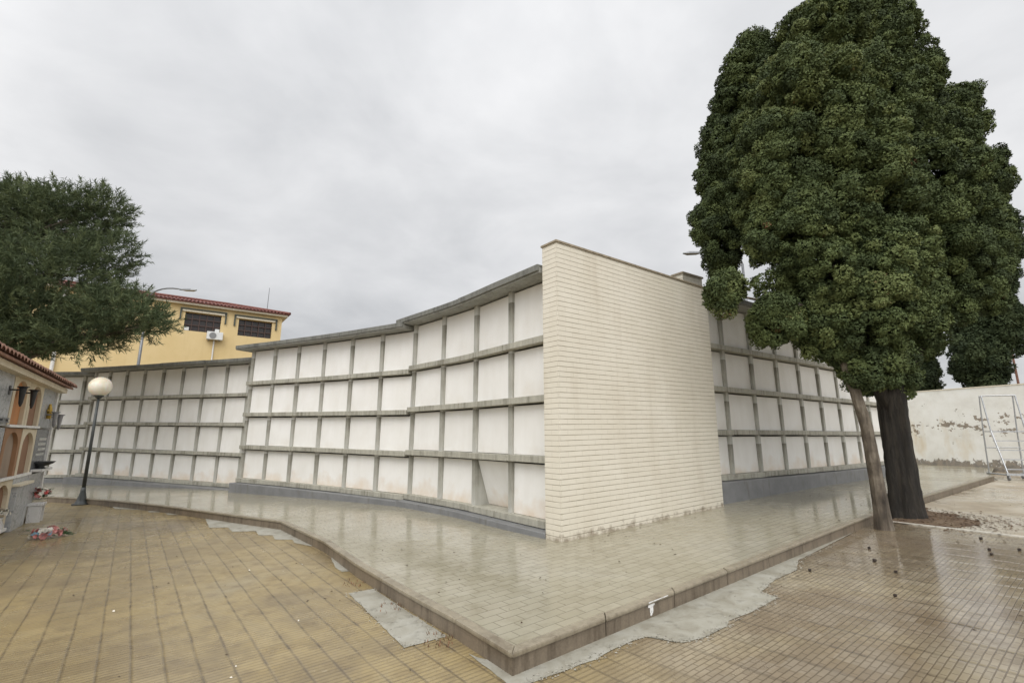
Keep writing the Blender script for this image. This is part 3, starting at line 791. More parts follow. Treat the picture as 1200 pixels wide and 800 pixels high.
blossom_bunch(o, (wx, wy, wz + .36), .17, 24, ['petal_white', 'petal_white'], 8)

# ------------------------------------------------------------------ ochre building behind
BC = Vector((-16.32, 34.0)); BU = Vector((-.81, -.585)).normalized(); BN = Vector((.585, -.81)).normalized()   # along the front to the left, outward
def bpnt(t, z, d=0.0):
    p = BC + BU * t + BN * d; return Vector((p.x, p.y, z))
BAX = (BU.to_3d(), BN.to_3d(), Vector((0, 0, 1)))
bld = empty('building', bpnt(8, -.4), 'ochre rendered building with a red tiled roof rising behind the left niche blocks', 'building')
BL, BD, BZ = 26.0, 6.4, 9.90
T0 = .45                                          # right-hand end of the front
holes = [(1.06, 3.16, 8.25, 9.42), (4.20, 6.24, 8.22, 9.45)]
m = MB()
def bquad(t0, t1, z0, z1, d=0.0): m.add([bpnt(t0, z0, d), bpnt(t1, z0, d), bpnt(t1, z1, d), bpnt(t0, z1, d)], [(0, 1, 2, 3)])
ts = [T0, 1.06, 3.16, 4.20, 6.24, BL]
for a, b in zip(ts, ts[1:]):
    hh = [h for h in holes if abs(h[0] - a) < .01]
    if hh: bquad(a, b, -.5, hh[0][2]); bquad(a, b, hh[0][3], BZ)
    else: bquad(a, b, -.5, BZ)
for t0, t1, z0, z1 in holes:
    for (p, q) in (((t0, z0), (t1, z0)), ((t1, z0), (t1, z1)), ((t1, z1), (t0, z1)), ((t0, z1), (t0, z0))):
        m.add([bpnt(*p), bpnt(*q), bpnt(q[0], q[1], -.35), bpnt(p[0], p[1], -.35)], [(0, 1, 2, 3)])
m.add([bpnt(T0, -.5), bpnt(T0, BZ), bpnt(T0, BZ, -BD), bpnt(T0, -.5, -BD)], [(0, 1, 2, 3)])
m.add([bpnt(BL, -.5), bpnt(BL, BZ), bpnt(BL, BZ, -BD), bpnt(BL, -.5, -BD)], [(0, 1, 2, 3)])
m.add([bpnt(T0, -.5, -BD), bpnt(T0, BZ, -BD), bpnt(BL, BZ, -BD), bpnt(BL, -.5, -BD)], [(0, 1, 2, 3)])
m.build('wall', 'ochre_render', bld)
m = MB(); m.prism([bpnt(T0 - .32, BZ + .002, .32), bpnt(BL + .3, BZ + .002, .32), bpnt(BL + .3, BZ + .002, -BD - .3), bpnt(T0 - .32, BZ + .002, -BD - .3)], (0, 0, .17)); m.build('eave', 'cream_trim', bld)
# tiled hip roof as rows of half-round tiles on sloping planes
RZ = BZ + .18; RD = BD / 2; RHt = .95; OVH = .42
def rpt(t, d):
    """height on the hip roof; t along, d outward of the front face"""
    h = min((OVH - d) / (RD + OVH), (d + BD + OVH) / (RD + OVH), (t - T0 + OVH) / (RD + OVH), (BL + OVH - t) / (RD + OVH))
    return bpnt(t, RZ + RHt * max(0, h), d)
m = MB(); W = .22
x = T0 - OVH
cols = []
while x < BL + OVH:
    for q in range(4): cols.append((x + W * q / 4, (0, .05, .07, .05)[q]))
    x += W
rows_d = [OVH - (RD + OVH) * k / 12 for k in range(13)] + [-RD - (RD + OVH) * k / 12 for k in range(1, 13)]
base = len(m.v); vs = []
for (tx_, hb) in cols:
    for d in rows_d:
        p = rpt(tx_, d); vs.append(p + Vector((0, 0, hb)))
nr = len(rows_d); fs = [(i * nr + j, i * nr + j + 1, (i + 1) * nr + j + 1, (i + 1) * nr + j) for i in range(len(cols) - 1) for j in range(nr - 1)]
m.add(vs, fs); rf = m.build('roof', 'roof_tile', bld)
m = MB(); m.prism([bpnt(T0 - OVH, RZ - .05, OVH), bpnt(BL + OVH, RZ - .05, OVH), bpnt(BL + OVH, RZ - .05, -BD - OVH), bpnt(T0 - OVH, RZ - .05, -BD - OVH)], (0, 0, .045)); m.build('roof_edge', 'roof_tile', rf)
m = MB(); m.tube([rpt(T0 - OVH, OVH) + Vector((0, 0, .06)), rpt(T0 + RD, -RD) + Vector((0, 0, .08)), rpt(BL - RD, -RD) + Vector((0, 0, .08))], .11, 8); m.build('ridge', 'roof_tile', rf)
for t0, t1, z0, z1 in holes:
    m = MB()
    m.box(bpnt((t0 + t1) / 2, (z0 + z1) / 2, -.30), (t1 - t0 - .01, .04, z1 - z0 - .01), BAX)
    w = m.build('window', 'window_dark', bld)
    m = MB()
    for k in range(1, 5): m.box(bpnt(t0 + (t1 - t0) * k / 5, (z0 + z1) / 2, -.12), (.045, .04, z1 - z0 - .02), BAX)
    for k in range(1, 3): m.box(bpnt((t0 + t1) / 2, z0 + (z1 - z0) * k / 3, -.145), (t1 - t0 - .02, .03, .05), BAX)
    m.build('grille', 'grille_brown', w)
    m = MB(); m.box(bpnt((t0 + t1) / 2, z1 + .09, .05), (t1 - t0 + .35, .10, .12), BAX); m.build('lintel', 'cream_trim', w)
    for s, e in ((t0 - .25, 1), (t1 + .25, -1)):
        m = MB(); m.box(bpnt(s, z1 - .18, .06), (.09, .10, .72), BAX); m.build('awning_guide', 'awning_dark', w)
    m = MB(); m.box(bpnt((t0 + t1) / 2, z1 + .21, .09), (t1 - t0 + .6, .14, .07), BAX); m.build('awning_box', 'awning_dark', w)
    if t0 > 4:
        m = MB(); m.box(bpnt(t0 + .16, z0 + .16, -.05), (.26, .12, .26), BAX); m.build('vent', 'white_plastic', w, bevel=.02)
        m = MB(); m.box(bpnt(t1 - .16, z0 + .12, -.05), (.26, .12, .22), BAX); m.build('vent', 'white_plastic', w, bevel=.02)
m = MB(); m.tube([bpnt(12.1, -.3, .1), bpnt(12.1, BZ, .1)], .09, 8); m.build('downpipe', 'white_trim', bld)
ac = empty('air_conditioner', bpnt(4.5, 7.75, .2), 'white air conditioning unit on the ochre wall below the window', 'air conditioner')
m = MB(); m.box(bpnt(4.48, 8.0, .22), (.92, .34, .52), BAX); m.build('case', 'white_plastic', ac, bevel=.025)
fc = bpnt(4.60, 8.0, .395)
m = MB(); ring = [fc + (BAX[0] * math.cos(k * math.pi / 10) + BAX[2] * math.sin(k * math.pi / 10)) * .20 for k in range(20)]; m.prism(ring, BAX[1] * .02); m.build('fan_grille', 'grey_plastic', ac)
m = MB(); m.tube([bpnt(4.48, 7.76, .05), bpnt(4.48, 3.0, .05)], .045, 8); m.build('conduit', 'white_trim', ac)
m = MB(); m.box(bpnt(4.2, 7.70, .15), (.05, .3, .05), BAX); m.box(bpnt(4.8, 7.70, .15), (.05, .3, .05), BAX); m.build('bracket', 'grey_metal', ac)
an = empty('antenna', (-19.06, 36, 10.4), 'thin aerial mast on the red tiled roof near its right corner', 'antenna')
MB().tube([(-19.06, 36, 10.3), (-19.03, 36, 12.85)], [.035, .02], 6).build('mast', 'grey_metal', an)

# ------------------------------------------------------------------ street lamps and pole behind
def street_lamp(bx, by, h, arm, dirx, label, tall_r=.09):
    z = G(bx) - .2
    o = empty('street_lamp', (bx, by, z), label, 'street lamp', 'street lamps behind the niche blocks')
    pts = [(bx, by, z), (bx, by, h * .5), (bx, by, h)]
    MB().tube(pts, [tall_r, tall_r * .8, tall_r * .6], 10).build('pole', 'grey_metal', o, smooth=True)
    ap = []
    for k in range(9):
        a = k / 8; ap.append((bx + dirx * arm * (1 - math.cos(a * 1.45)) / (1 - math.cos(1.45)) * .75, by, h - .02 + .62 * math.sin(a * 1.9) / 1.0))
    ap.append((bx + dirx * arm * .84, by, ap[-1][2] - .05))
    MB().tube(ap, .04, 8).build('arm', 'grey_metal', o, smooth=True)
    e = Vector(ap[-1]); m = MB(); vs = []
    for f, w, hh in ((0, .05, .05), (.15, .13, .09), (.55, .15, .10), (.78, .05, .03)):
        c = e + Vector((dirx * f, 0, -.02 * f))
        vs += [c + Vector((0, -w, -hh * .5)), c + Vector((0, w, -hh * .5)), c + Vector((0, w * .7, hh * .5)), c + Vector((0, -w * .7, hh * .5))]
    fs = [(0, 1, 2, 3), (15, 14, 13, 12)] + [(i * 4 + k, i * 4 + (k + 1) % 4, (i + 1) * 4 + (k + 1) % 4, (i + 1) * 4 + k) for i in range(3) for k in range(4)]
    m.add(vs, fs); m.build('lamp_head', 'grey_metal', o, bevel=.01)
street_lamp(-18.95, 24.0, 8.45, 2.0, 1, 'grey street lamp with a curved arm in front of the ochre building')
street_lamp(10.15, 20.0, 8.9, 2.15, -1, 'street lamp whose head peeps out left of the big cypress')
po = empty('mast', (34.0, 32, 0), 'thin rusty mast standing beyond the whitewashed wall at the right edge', 'mast')
MB().tube([(34.0, 32, 0), (33.95, 32, 8.6)], [.09, .05], 8).build('pole', 'rust', po)

# ------------------------------------------------------------------ whitewashed boundary wall on the right
WA, WB = (17.35, 21.8), (19.72, 19.85)
bwall = empty('boundary_wall', (18.0, 21.2, .2), 'whitewashed boundary wall with flaking paint at the far right', 'wall')
WA2 = Vector((18.12, 22.15)); WB2 = Vector((22.9, 10.5))
def bwz(): pass
wd = (WB2 - WA2).normalized(); wn = Vector((wd.y, -wd.x))
if wn.dot(-WA2) < 0: wn = -wn
m = MB(); q = [WA2, WB2, WB2 - wn * .3, WA2 - wn * .3]
m.add([(p.x, p.y, -.1) for p in q] + [(p.x, p.y, 3.42) for p in q], [(3, 2, 1, 0), (4, 5, 6, 7), (0, 1, 5, 4), (1, 2, 6, 5), (2, 3, 7, 6), (3, 0, 4, 7)]); m.build('wall', 'whitewash', bwall)
m = MB(); q = [WA2 + wn * .02, WB2 + wn * .02, WB2 - wn * .32, WA2 - wn * .32]
m.add([(p.x, p.y, 3.423) for p in q] + [(p.x, p.y, 3.465) for p in q], [(3, 2, 1, 0), (4, 5, 6, 7), (0, 1, 5, 4), (1, 2, 6, 5), (2, 3, 7, 6), (3, 0, 4, 7)]); m.build('coping', 'cream_trim', bwall)
PA = WA2 - wd * .85 + wn * .05; PB = WA2 - wd * .01 + wn * .05
o_, _, _, _ = slab_wall('pier', (PA.x, PA.y), (PB.x, PB.y), .45, -.1, 3.44, 3.44, 'yellow_brick', bwall)
# the return wall that closes the yard behind the niche block
m = MB(); q = [PA, Vector((13.2, 21.6)), Vector((13.2, 21.9)), PA - wn * .3]
m.add([(p.x, p.y, -.1) for p in q] + [(p.x, p.y, 3.40) for p in q], [(3, 2, 1, 0), (4, 5, 6, 7), (0, 1, 5, 4), (1, 2, 6, 5), (2, 3, 7, 6), (3, 0, 4, 7)]); m.build('return_wall', 'whitewash', bwall)

# ------------------------------------------------------------------ rolling ladder
LX, LY = 15.75, 15.75; lz = G(LX) + LOW + .01
lad = empty('rolling_ladder', (LX, LY, lz), 'galvanised rolling ladder with a platform standing on the yard by the kerb end', 'ladder')
lu = Vector((.93, -.36, 0)).normalized(); lv = Vector((.36, .93, 0)).normalized()    # across, away from the viewer
def lp(a, b, z): return Vector((LX, LY, lz)) + lu * a + lv * b + Vector((0, 0, z))
Wd = .88; Hh = 2.72
for s in (0, Wd):
    MB().tube([lp(s, -.10, .18), lp(s, .42, 1.55), lp(s, .62, Hh)], .022, 8).build('stringer', 'galvanised', lad)
    MB().tube([lp(s - .06, .86, .18), lp(s - .03, .82, 1.55), lp(s, .62 + .12, Hh)], .02, 8).build('rear_leg', 'galvanised', lad)
    MB().tube([lp(s, -.12, .17), lp(s - .06, 1.0, .17)], .025, 8).build('base_rail', 'galvanised', lad)
for k in range(5):
    f = .12 + k * .215; z = .18 + (1.55 - .18) * f; b = -.10 + .52 * f
    m = MB(); m.box(lp(Wd / 2, b + .06, z), (Wd, .13, .028), (lu, lv, (0, 0, 1))); m.build('tread', 'galvanised', lad)
m = MB(); m.box(lp(Wd / 2, .62, 1.53), (Wd, .42, .03), (lu, lv, (0, 0, 1))); m.build('platform', 'galvanised', lad)
for b, z in ((.62, Hh), (.74, Hh)):
    MB().tube([lp(0, b, z), lp(Wd, b, z)], .02, 8).build('handrail', 'galvanised', lad)
MB().tube([lp(-.03, .82, 1.0), lp(Wd, .84, 1.0)], .018, 8).build('cross_bar', 'galvanised', lad)
m = MB(); m.box(lp(Wd / 2, -.12, .19), (Wd + .12, .07, .07), (lu, lv, (0, 0, 1))); m.build('base_rail', 'galvanised', lad)
for s, b in ((0, -.1), (Wd, -.1), (-.05, .95), (Wd - .05, .95)):
    p = lp(s, b, .08); m = MB(); m.tube([p - lu * .02, p + lu * .02], .08, 14); m.build('wheel', 'grey_plastic', lad)

# ------------------------------------------------------------------ foliage machinery
def sphere_dirs(n):
    v = NPR.normal(size=(n, 3)); return v / np.linalg.norm(v, axis=1)[:, None]
def leaf_mesh(name, P, N, L, Wd, tint, mat, parent, jitter=.55, flat=False):
    """P base points, N outward directions; one kite-shaped leaf each. flat: scale-leaf sprays lie along the surface of the puff"""
    n = len(P); d = N + NPR.normal(size=(n, 3)) * jitter; d /= np.linalg.norm(d, axis=1)[:, None]
    s = np.cross(d, sphere_dirs(n)); s /= np.linalg.norm(s, axis=1)[:, None] + 1e-9
    if flat:
        nrm = d; tn = np.cross(nrm, s); d = tn * .85 + nrm * NPR.uniform(.1, .9, (n, 1)); d /= np.linalg.norm(d, axis=1)[:, None]
    L = np.broadcast_to(L, (n,))[:, None]; Wd = np.broadcast_to(Wd, (n,))[:, None]
    off = np.array(root_loc(parent))
    a = P - d * L * .35 - off; b = P + s * Wd * .5 - off; c = P + d * L * .65 - off; e = P - s * Wd * .5 - off
    V = np.stack([a, b, c, e], 1).reshape(-1, 3).astype(np.float32)
    me = bpy.data.meshes.new(name)
    me.vertices.add(4 * n); me.vertices.foreach_set('co', V.ravel())
    me.loops.add(4 * n); me.loops.foreach_set('vertex_index', np.arange(4 * n, dtype=np.int32))
    me.polygons.add(n); me.polygons.foreach_set('loop_start', np.arange(0, 4 * n, 4, dtype=np.int32)); me.polygons.foreach_set('loop_total', np.full(n, 4, dtype=np.int32))
    me.update(calc_edges=True)
    at = me.attributes.new('tint', 'FLOAT', 'POINT'); at.data.foreach_set('value', np.repeat(tint, 4).astype(np.float32))
    me.materials.append(M[mat]); o = bpy.data.objects.new(name, me); col.objects.link(o); o.parent = parent
    return o

def puffs(macros, lobe_r, density, seed):
    """lobe centres over the union of ellipsoids; returns centre, radius, outward normal"""
    rr = np.random.default_rng(seed); C = []; Rr = []; Nn = []
    mac = [(np.array(m[:3]), np.array([m[3], m[3] if len(m) < 6 else m[5], m[4]])) for m in macros]
    for i, (c, r) in enumerate(mac):
        area = 4 * math.pi * (np.mean(r ** 1.6)) ** (2 / 1.6)
        n = int(area / (math.pi * lobe_r ** 2) * density) + 3
        k = np.arange(n) + .5; ph = np.arccos(1 - 2 * k / n); th = math.pi * (1 + 5 ** .5) * k + rr.uniform(0, 6)
        D = np.c_[np.cos(th) * np.sin(ph), np.sin(th) * np.sin(ph), np.cos(ph)] + rr.normal(size=(n, 3)) * .10
        D /= np.linalg.norm(D, axis=1)[:, None]
        rad = lobe_r * np.clip(rr.lognormal(-.05, .36, n), .5, 1.75)
        p = c + D * (r - rad[:, None] * rr.uniform(.55, .95, (n, 1)))
        ins = np.zeros(n, bool)
        for j, (c2, r2) in enumerate(mac):
            if j != i: ins |= (np.linalg.norm((p - c2) / (r2 - lobe_r * .9).clip(.05), axis=1) < .90)
        p, rad, D = p[~ins], rad[~ins], D[~ins]
        C.append(p); Rr.append(rad); Nn.append(D)
    return np.vstack(C), np.concatenate(Rr), np.vstack(Nn)

def plumes(macros, r_pl, seed, cover=1.0, shrink=.80):
    """upright plumes standing out of each crown volume, so that the outline is lobed and creased"""
    rr = np.random.default_rng(seed); out = []
    for m in macros:
        c = np.array(m[:3]); r = np.array([m[3], m[3], m[4]]); rs = r * shrink
        out.append((*c, *(rs[[0, 2]])))
        rp = min(r_pl, m[3] * .62)
        n = int(4 * math.pi * np.mean(r ** 1.6) ** 1.25 / (math.pi * rp * rp * 1.25) * cover) + 3
        k = np.arange(n) + .5; ph = np.arccos(1 - 2 * k / n); th = math.pi * (1 + 5 ** .5) * k + rr.uniform(0, 6)
        D = np.c_[np.cos(th) * np.sin(ph), np.sin(th) * np.sin(ph), np.cos(ph)] + rr.normal(size=(n, 3)) * .22
        D /= np.linalg.norm(D, axis=1)[:, None]
        for d in D:
            q = rp * np.clip(rr.lognormal(0, .28), .6, 1.6)
            p = c + d * (r - q * rr.uniform(.35, .95)).clip(.05)
            out.append((*p, q * rr.uniform(.8, 1.0), q * rr.uniform(1.0, 1.45)))
    return out

def cypress_crown(root, macros, lobe_r, density, leaves_per_m2, leaf, mat, seed, core=.86, tone=(.15, .85)):
    pl = plumes(macros, lobe_r * 2.3, seed + 5)
    C, Rr, Nn = puffs(pl, lobe_r, density, seed); rr = np.random.default_rng(seed + 1)
    print('puffs', len(C), 'plumes', len(pl))
    PP = []; NN = []; TT = []
    for c, r, nv in zip(C, Rr, Nn):
        n = int(4 * math.pi * r * r * leaves_per_m2)
        d = rr.normal(size=(n, 3)); d /= np.linalg.norm(d, axis=1)[:, None]
        d = d[(d @ nv) > -.45]
        # knobbly surface: a few sub-bumps on each puff
        kb_ = rr.normal(size=(9, 3)); kb_ /= np.linalg.norm(kb_, axis=1)[:, None]
        bump = np.max(d @ kb_.T, axis=1)
        sq = np.array([1, 1, .88])
        PP.append(c + d * sq * (r * (.50 + .54 * bump ** 3) * rr.uniform(.86, 1.08, len(d)))[:, None]); NN.append(d * .9 + np.array([0, 0, .25]))
        base = rr.uniform(*tone)
        tt = base + rr.normal(0, .06, len(d))
        if rr.uniform() < .006: tt = np.where(rr.uniform(size=len(d)) < .4, 1.0, tt)
        TT.append(np.clip(tt, 0, .92 if tt.max() < 1 else 1))
    P = np.vstack(PP); N = np.vstack(NN); T = np.concatenate(TT)
    leaf_mesh('crown', P, N, leaf[0] * rr.uniform(.7, 1.3, len(P)), leaf[1] * rr.uniform(.7, 1.3, len(P)), T, mat, root, jitter=.26, flat=True)
    # inner twigs: denser, shorter lobes deep inside keep the crown from being see-through
    PP = []; NN = []
    for mm in macros:
        c = np.array(mm[:3]); r = np.array([mm[3], mm[3] if len(mm) < 6 else mm[5], mm[4]]) * core - .12
        r = r.clip(.05)
        n = int(4 * math.pi * np.mean(r) ** 2 * 260)
        d = rr.normal(size=(n, 3)); d /= np.linalg.norm(d, axis=1)[:, None]
        PP.append(c + d * r * rr.uniform(.72, 1.0, (n, 1))); NN.append(d)
    P = np.vstack(PP); N = np.vstack(NN)
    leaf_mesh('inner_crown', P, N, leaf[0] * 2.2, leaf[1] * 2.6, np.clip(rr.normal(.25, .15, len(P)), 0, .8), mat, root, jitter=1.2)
    print('crown leaves', len(P), len(T), flush=True)

def trunk(root, pts, radii, mat, seed, sides=26, ridge=.10, flare=1.25):
    rr = random.Random(seed); pts = [Vector(p) for p in pts]
    # resample
    P = []; Rd = []
    for i in range(len(pts) - 1):
        for k in range(8):
            f = k / 8; P.append(pts[i].lerp(pts[i + 1], f)); Rd.append(radii[i] * (1 - f) + radii[i + 1] * f)
    P.append(pts[-1]); Rd.append(radii[-1])
    ph = [rr.uniform(0, 6.28) for _ in range(5)]
    m = MB(); vs = []
    for i, (p, r) in enumerate(zip(P, Rd)):
        fl = 1 + (flare - 1) * max(0, 1 - i / 5) ** 2
        for k in range(sides):
            a = 2 * math.pi * k / sides
            w = 1 + ridge * (.5 * math.sin(3 * a + ph[0] + i * .08) + .4 * math.sin(5 * a + ph[1] - i * .12) + .3 * math.sin(8 * a + ph[2] + i * .1) + .25 * math.sin(13 * a + ph[3] - i * .15)) + rr.uniform(-.03, .03)
            vs.append(p + Vector((math.cos(a), math.sin(a), 0)) * r * w * fl)
    fs = [(i * sides + k, i * sides + (k + 1) % sides, (i + 1) * sides + (k + 1) % sides, (i + 1) * sides + k) for i in range(len(P) - 1) for k in range(sides)]
    m.add(vs, fs); return m.build('trunk', mat, root, smooth=True)
def limbs(root, segs, mat):
    m = MB()
    for pts, r0, r1 in segs:
        n = len(pts); m.tube(pts, [r0 + (r1 - r0) * i / (n - 1) for i in range(n)], 8)
    m.build('limb', mat, root, smooth=True)

# crown volumes: x, y, z, radius across, radius up
CA = [(6.79, 8.9, 9.05, 0.95, 1.5), (5.92, 8.6, 7.56, 1.29, 1.63), (5.21, 8.5, 6.29, 1.01, 1.44), (6.28, 8.3, 6.0, 1.13, 1.57), (5.12, 8.1, 5.0, 0.78, 0.92), (6.07, 8.1, 4.33, 1.05, 1.15), (5.85, 8.0, 3.32, 0.68, 0.66), (5.42, 8.0, 3.5, 0.5, 0.55), (5.98, 8.0, 2.75, 0.45, 0.38), (3.66, 7.9, 3.92, 0.27, 0.30), (4.47, 8.0, 3.40, 0.42, 0.28)]
CB = [(8.22, 10.3, 11.1, 1.1, 1.24), (8.65, 10.2, 10.56, 1.06, 1.5), (9.13, 10.0, 9.27, 0.92, 1.6), (8.18, 9.8, 7.55, 1.39, 2.12), (9.11, 9.8, 7.33, 1.06, 1.68), (10.8, 10.3, 8.94, 0.52, 0.83), (8.8, 9.5, 5.05, 0.92, 1.3), (7.7, 9.3, 3.8, 0.7, 0.85), (10.1, 10.0, 6.19, 0.65, 1.23), (11.23, 10.3, 7.52, 0.4, 0.66), (10.77, 10.1, 5.93, 0.47, 0.98), (10.27, 9.9, 4.95, 0.42, 0.85), (9.3, 9.7, 4.5, 0.45, 0.55), (5.79, 10.0, 9.0, 0.79, 1.77), (5.09, 10.0, 7.45, 0.71, 1.33), (4.59, 9.8, 6.0, 0.52, 1.04), (7.12, 9.1, 2.82, 0.46, 0.5), (7.8, 9.2, 3.55, 0.42, 0.38), (6.5, 10.2, 9.9, 0.62, 1.1)]
CC = [(22.82, 23, 4.96, 1.02, 1.68), (23.44, 23, 7.09, 1.27, 2.0), (24.29, 23, 10.44, 1.12, 2.75)]
CD = [(23.5, 27, 4.54, 0.52, 1.07), (23.53, 27, 5.56, 0.33, 0.98)]

ta = empty('cypress_tree', (5.95, 8.07, .03), 'leaning cypress with a slim pale trunk, nearest to the kerb', 'tree', 'cypress trees')
trunk(ta, [(5.96, 8.07, -.12), (5.92, 8.05, .82), (5.84, 8.0, 1.64), (5.71, 7.98, 2.27), (5.62, 8.0, 2.75), (5.7, 8.1, 4.0), (5.8, 8.3, 6.5)], [.118, .097, .088, .08, .076, .07, .035], 'pale_bark', 3)
limbs(ta, [([(5.66, 8.0, 2.9), (5.4, 8.0, 3.5), (5.0, 8.0, 3.72), (4.6, 8.0, 3.5)], .045, .02), ([(5.7, 8.0, 2.5), (6.1, 8.0, 3.2), (6.4, 8.05, 4.2)], .06, .02), ([(5.3, 8.0, 3.2), (4.6, 8.05, 3.75), (3.75, 7.95, 3.9)], .045, .015), ([(5.84, 8.0, 1.62), (5.74, 7.93, 1.70)], .03, .012)], 'pale_bark')
cypress_crown(ta, CA, .17, .72, 1350, (.052, .030), 'cypress_leaf', 21, core=.70)
tb = empty('cypress_tree', (7.05, 9.0, .06), 'big cypress with the thick dark trunk standing in the soil patch', 'tree', 'cypress trees')
trunk(tb, [(7.05, 9.0, -.15), (7.08, 9.0, .6), (7.10, 9.0, 1.4), (7.14, 9.0, 2.3), (7.2, 9.1, 3.4), (7.9, 9.5, 6.0), (8.3, 9.9, 9.5)], [.262, .23, .212, .22, .19, .15, .05], 'dark_bark', 5, 40, .16, 1.35)
limbs(tb, [([(7.05, 9, 2.0), (6.8, 8.95, 2.6), (6.2, 9.2, 4.2), (5.2, 9.5, 6.0)], .15, .03), ([(7.2, 9, 2.2), (7.7, 9.0, 3.0), (8.6, 9.3, 4.4), (9.8, 9.7, 5.4)], .15, .03)], 'dark_bark')
cypress_crown(tb, CB, .18, .72, 1250, (.055, .032), 'cypress_leaf', 31, tone=(.05, .7), core=.72)
tc = empty('cypress_tree', (23.2, 23, .2), 'dark cypress standing beyond the whitewashed wall, its foliage reaching down to the coping', 'tree', 'cypress trees')
trunk(tc, [(23.0, 23, .1), (23.1, 23, 3.5), (23.6, 23, 9)], [.35, .3, .08], 'dark_bark', 8)
cypress_crown(tc, CC, .34, .9, 190, (.15, .08), 'dark_cypress_leaf', 41)
td = empty('cypress_tree', (23.6, 27, .2), 'small far cypress peeping over the wall between the larger ones', 'tree', 'cypress trees')
trunk(td, [(23.6, 27, .1), (23.6, 27, 5.5)], [.2, .05], 'dark_bark', 9)
cypress_crown(td, CD, .30, 1.1, 130, (.17, .075), 'dark_cypress_leaf', 51)

# Aleppo pine
CPN = [(-16.92, 15.2, 7.95, 1.52, 1.85), (-14.86, 14.8, 8.39, 1.29, 1.21), (-14.05, 14, 5.84, 1.89, 1.57), (-11.68, 13.8, 5.04, 0.99, 0.63), (-14.91, 14, 4.9, 1.44, 1.11), (-12.53, 13.6, 4.35, 0.93, 0.61), (-18.67, 15, 7.33, 1.67, 2.39), (-17.54, 14.5, 4.89, 1.39, 1.36), (-13.89, 15, 8.85, 0.75, 0.74), (-10.85, 13.6, 4.73, 0.75, 0.36), (-16.58, 15, 9.2, 1.03, 0.45), (-13.86, 13.6, 4.17, 0.78, 0.4), (-12.94, 14.6, 7.17, 0.72, 0.7)]
pn = empty('pine_tree', (-16.8, 14.8, -.3), 'spreading green pine whose branches hang over the old tiled niche wall', 'tree')
trunk(pn, [(-17.0, 14.9, -.4), (-16.9, 14.8, 2.5), (-16.6, 14.8, 5.0), (-16.8, 15, 8.5)], [.30, .25, .18, .06], 'pale_bark', 12)
sg_ = []
for mm in CPN:
    c = Vector(mm[:3]); st = Vector((-16.8, 14.8, max(2.6, c.z - 1.6)))
    for k in range(4):
        e = c + Vector((rnd.uniform(-.7, .7) * mm[3], rnd.uniform(-.5, .5) * mm[3], rnd.uniform(-.5, .4) * mm[4])); mid_ = st.lerp(e, .55) + Vector((0, 0, .25)); sg_.append(([st, mid_, e], .06, .012))
limbs(pn, sg_, 'pale_bark')
def pine_crown(root, macros, seed):
    rr = np.random.default_rng(seed); PP = []; NN = []; TT = []
    for mm in macros:
        c = np.array(mm[:3]); r = np.array([mm[3], min(mm[3], 1.7), mm[4]])
        n = int(4 * math.pi * np.mean(r) ** 2 * 30)
        d = rr.normal(size=(n, 3)); d /= np.linalg.norm(d, axis=1)[:, None]
        rad = rr.uniform(.35, 1.05, (n, 1)) ** .6
        tc_ = c + d * r * rad
        for q, dd in zip(tc_, d):
            k = 30; out = dd * np.array([1, 1, .5]) + np.array([0, 0, .55]) + rr.normal(size=3) * .35; out /= np.linalg.norm(out)
            e = rr.normal(size=(k, 3)) * .75 + out; e /= np.linalg.norm(e, axis=1)[:, None]
            f = rr.uniform(0, .42, (k, 1))
            PP.append(q + out * f + e * .05); NN.append(e); TT.append(np.clip(rr.uniform(.1, .9) + rr.normal(0, .1, k), 0, 1))
    P = np.vstack(PP); leaf_mesh('crown', P, np.vstack(NN), rr.uniform(.13, .22, len(P)), .021, np.concatenate(TT), 'pine_needle', root, jitter=.15)
    print('needles', len(P))
pine_crown(pn, CPN, 61)

# ------------------------------------------------------------------ small things on the ground
def cone(x, y, z, s, label):
    m = MB(); c = Vector((x, y, z)); r = random.Random(int(x * 977 + y * 131))
    ax = Vector((r.uniform(-1, 1), r.uniform(-1, 1), .3)).normalized(); tx = ax.orthogonal().normalized(); ty = ax.cross(tx)
    vs = []; fs = []
    for i, (rad, h) in enumerate(((.1, -.5), (.42, -.3), (.5, 0.0), (.40, .3), (.12, .52))):
        for k in range(8):
            a = k * math.pi / 4 + i * .39; w = 1 + .22 * (k % 2)
            vs.append(c + Vector((0, 0, s * .42)) + (tx * math.cos(a) + ty * math.sin(a)) * rad * w * s + ax * h * s)
    fs = [(i * 8 + k, i * 8 + (k + 1) % 8, (i + 1) * 8 + (k + 1) % 8, (i + 1) * 8 + k) for i in range(4) for k in range(8)] + [tuple(reversed(range(8))), tuple(range(32, 40))]
    m.add(vs, fs); o = m.build('cypress_cone', 'cone_brown'); tag(o, label, 'cone', 'fallen cypress cones on the wet tiles')
for i, (x, y) in enumerate([(3.46, 5.96), (4.44, 6.26), (4.83, 6.88), (4.33, 5.79), (6.66, 7.2), (6.19, 6.6), (6.01, 6.39), (4.0, 6.99), (6.53, 6.55), (3.73, 5.04)]):
    cone(x, y, G(x) + LOW, (.032, .042, .036)[i % 3], 'small dark cypress cone lying on the wet tiles below the cypresses')
LIT = NPR
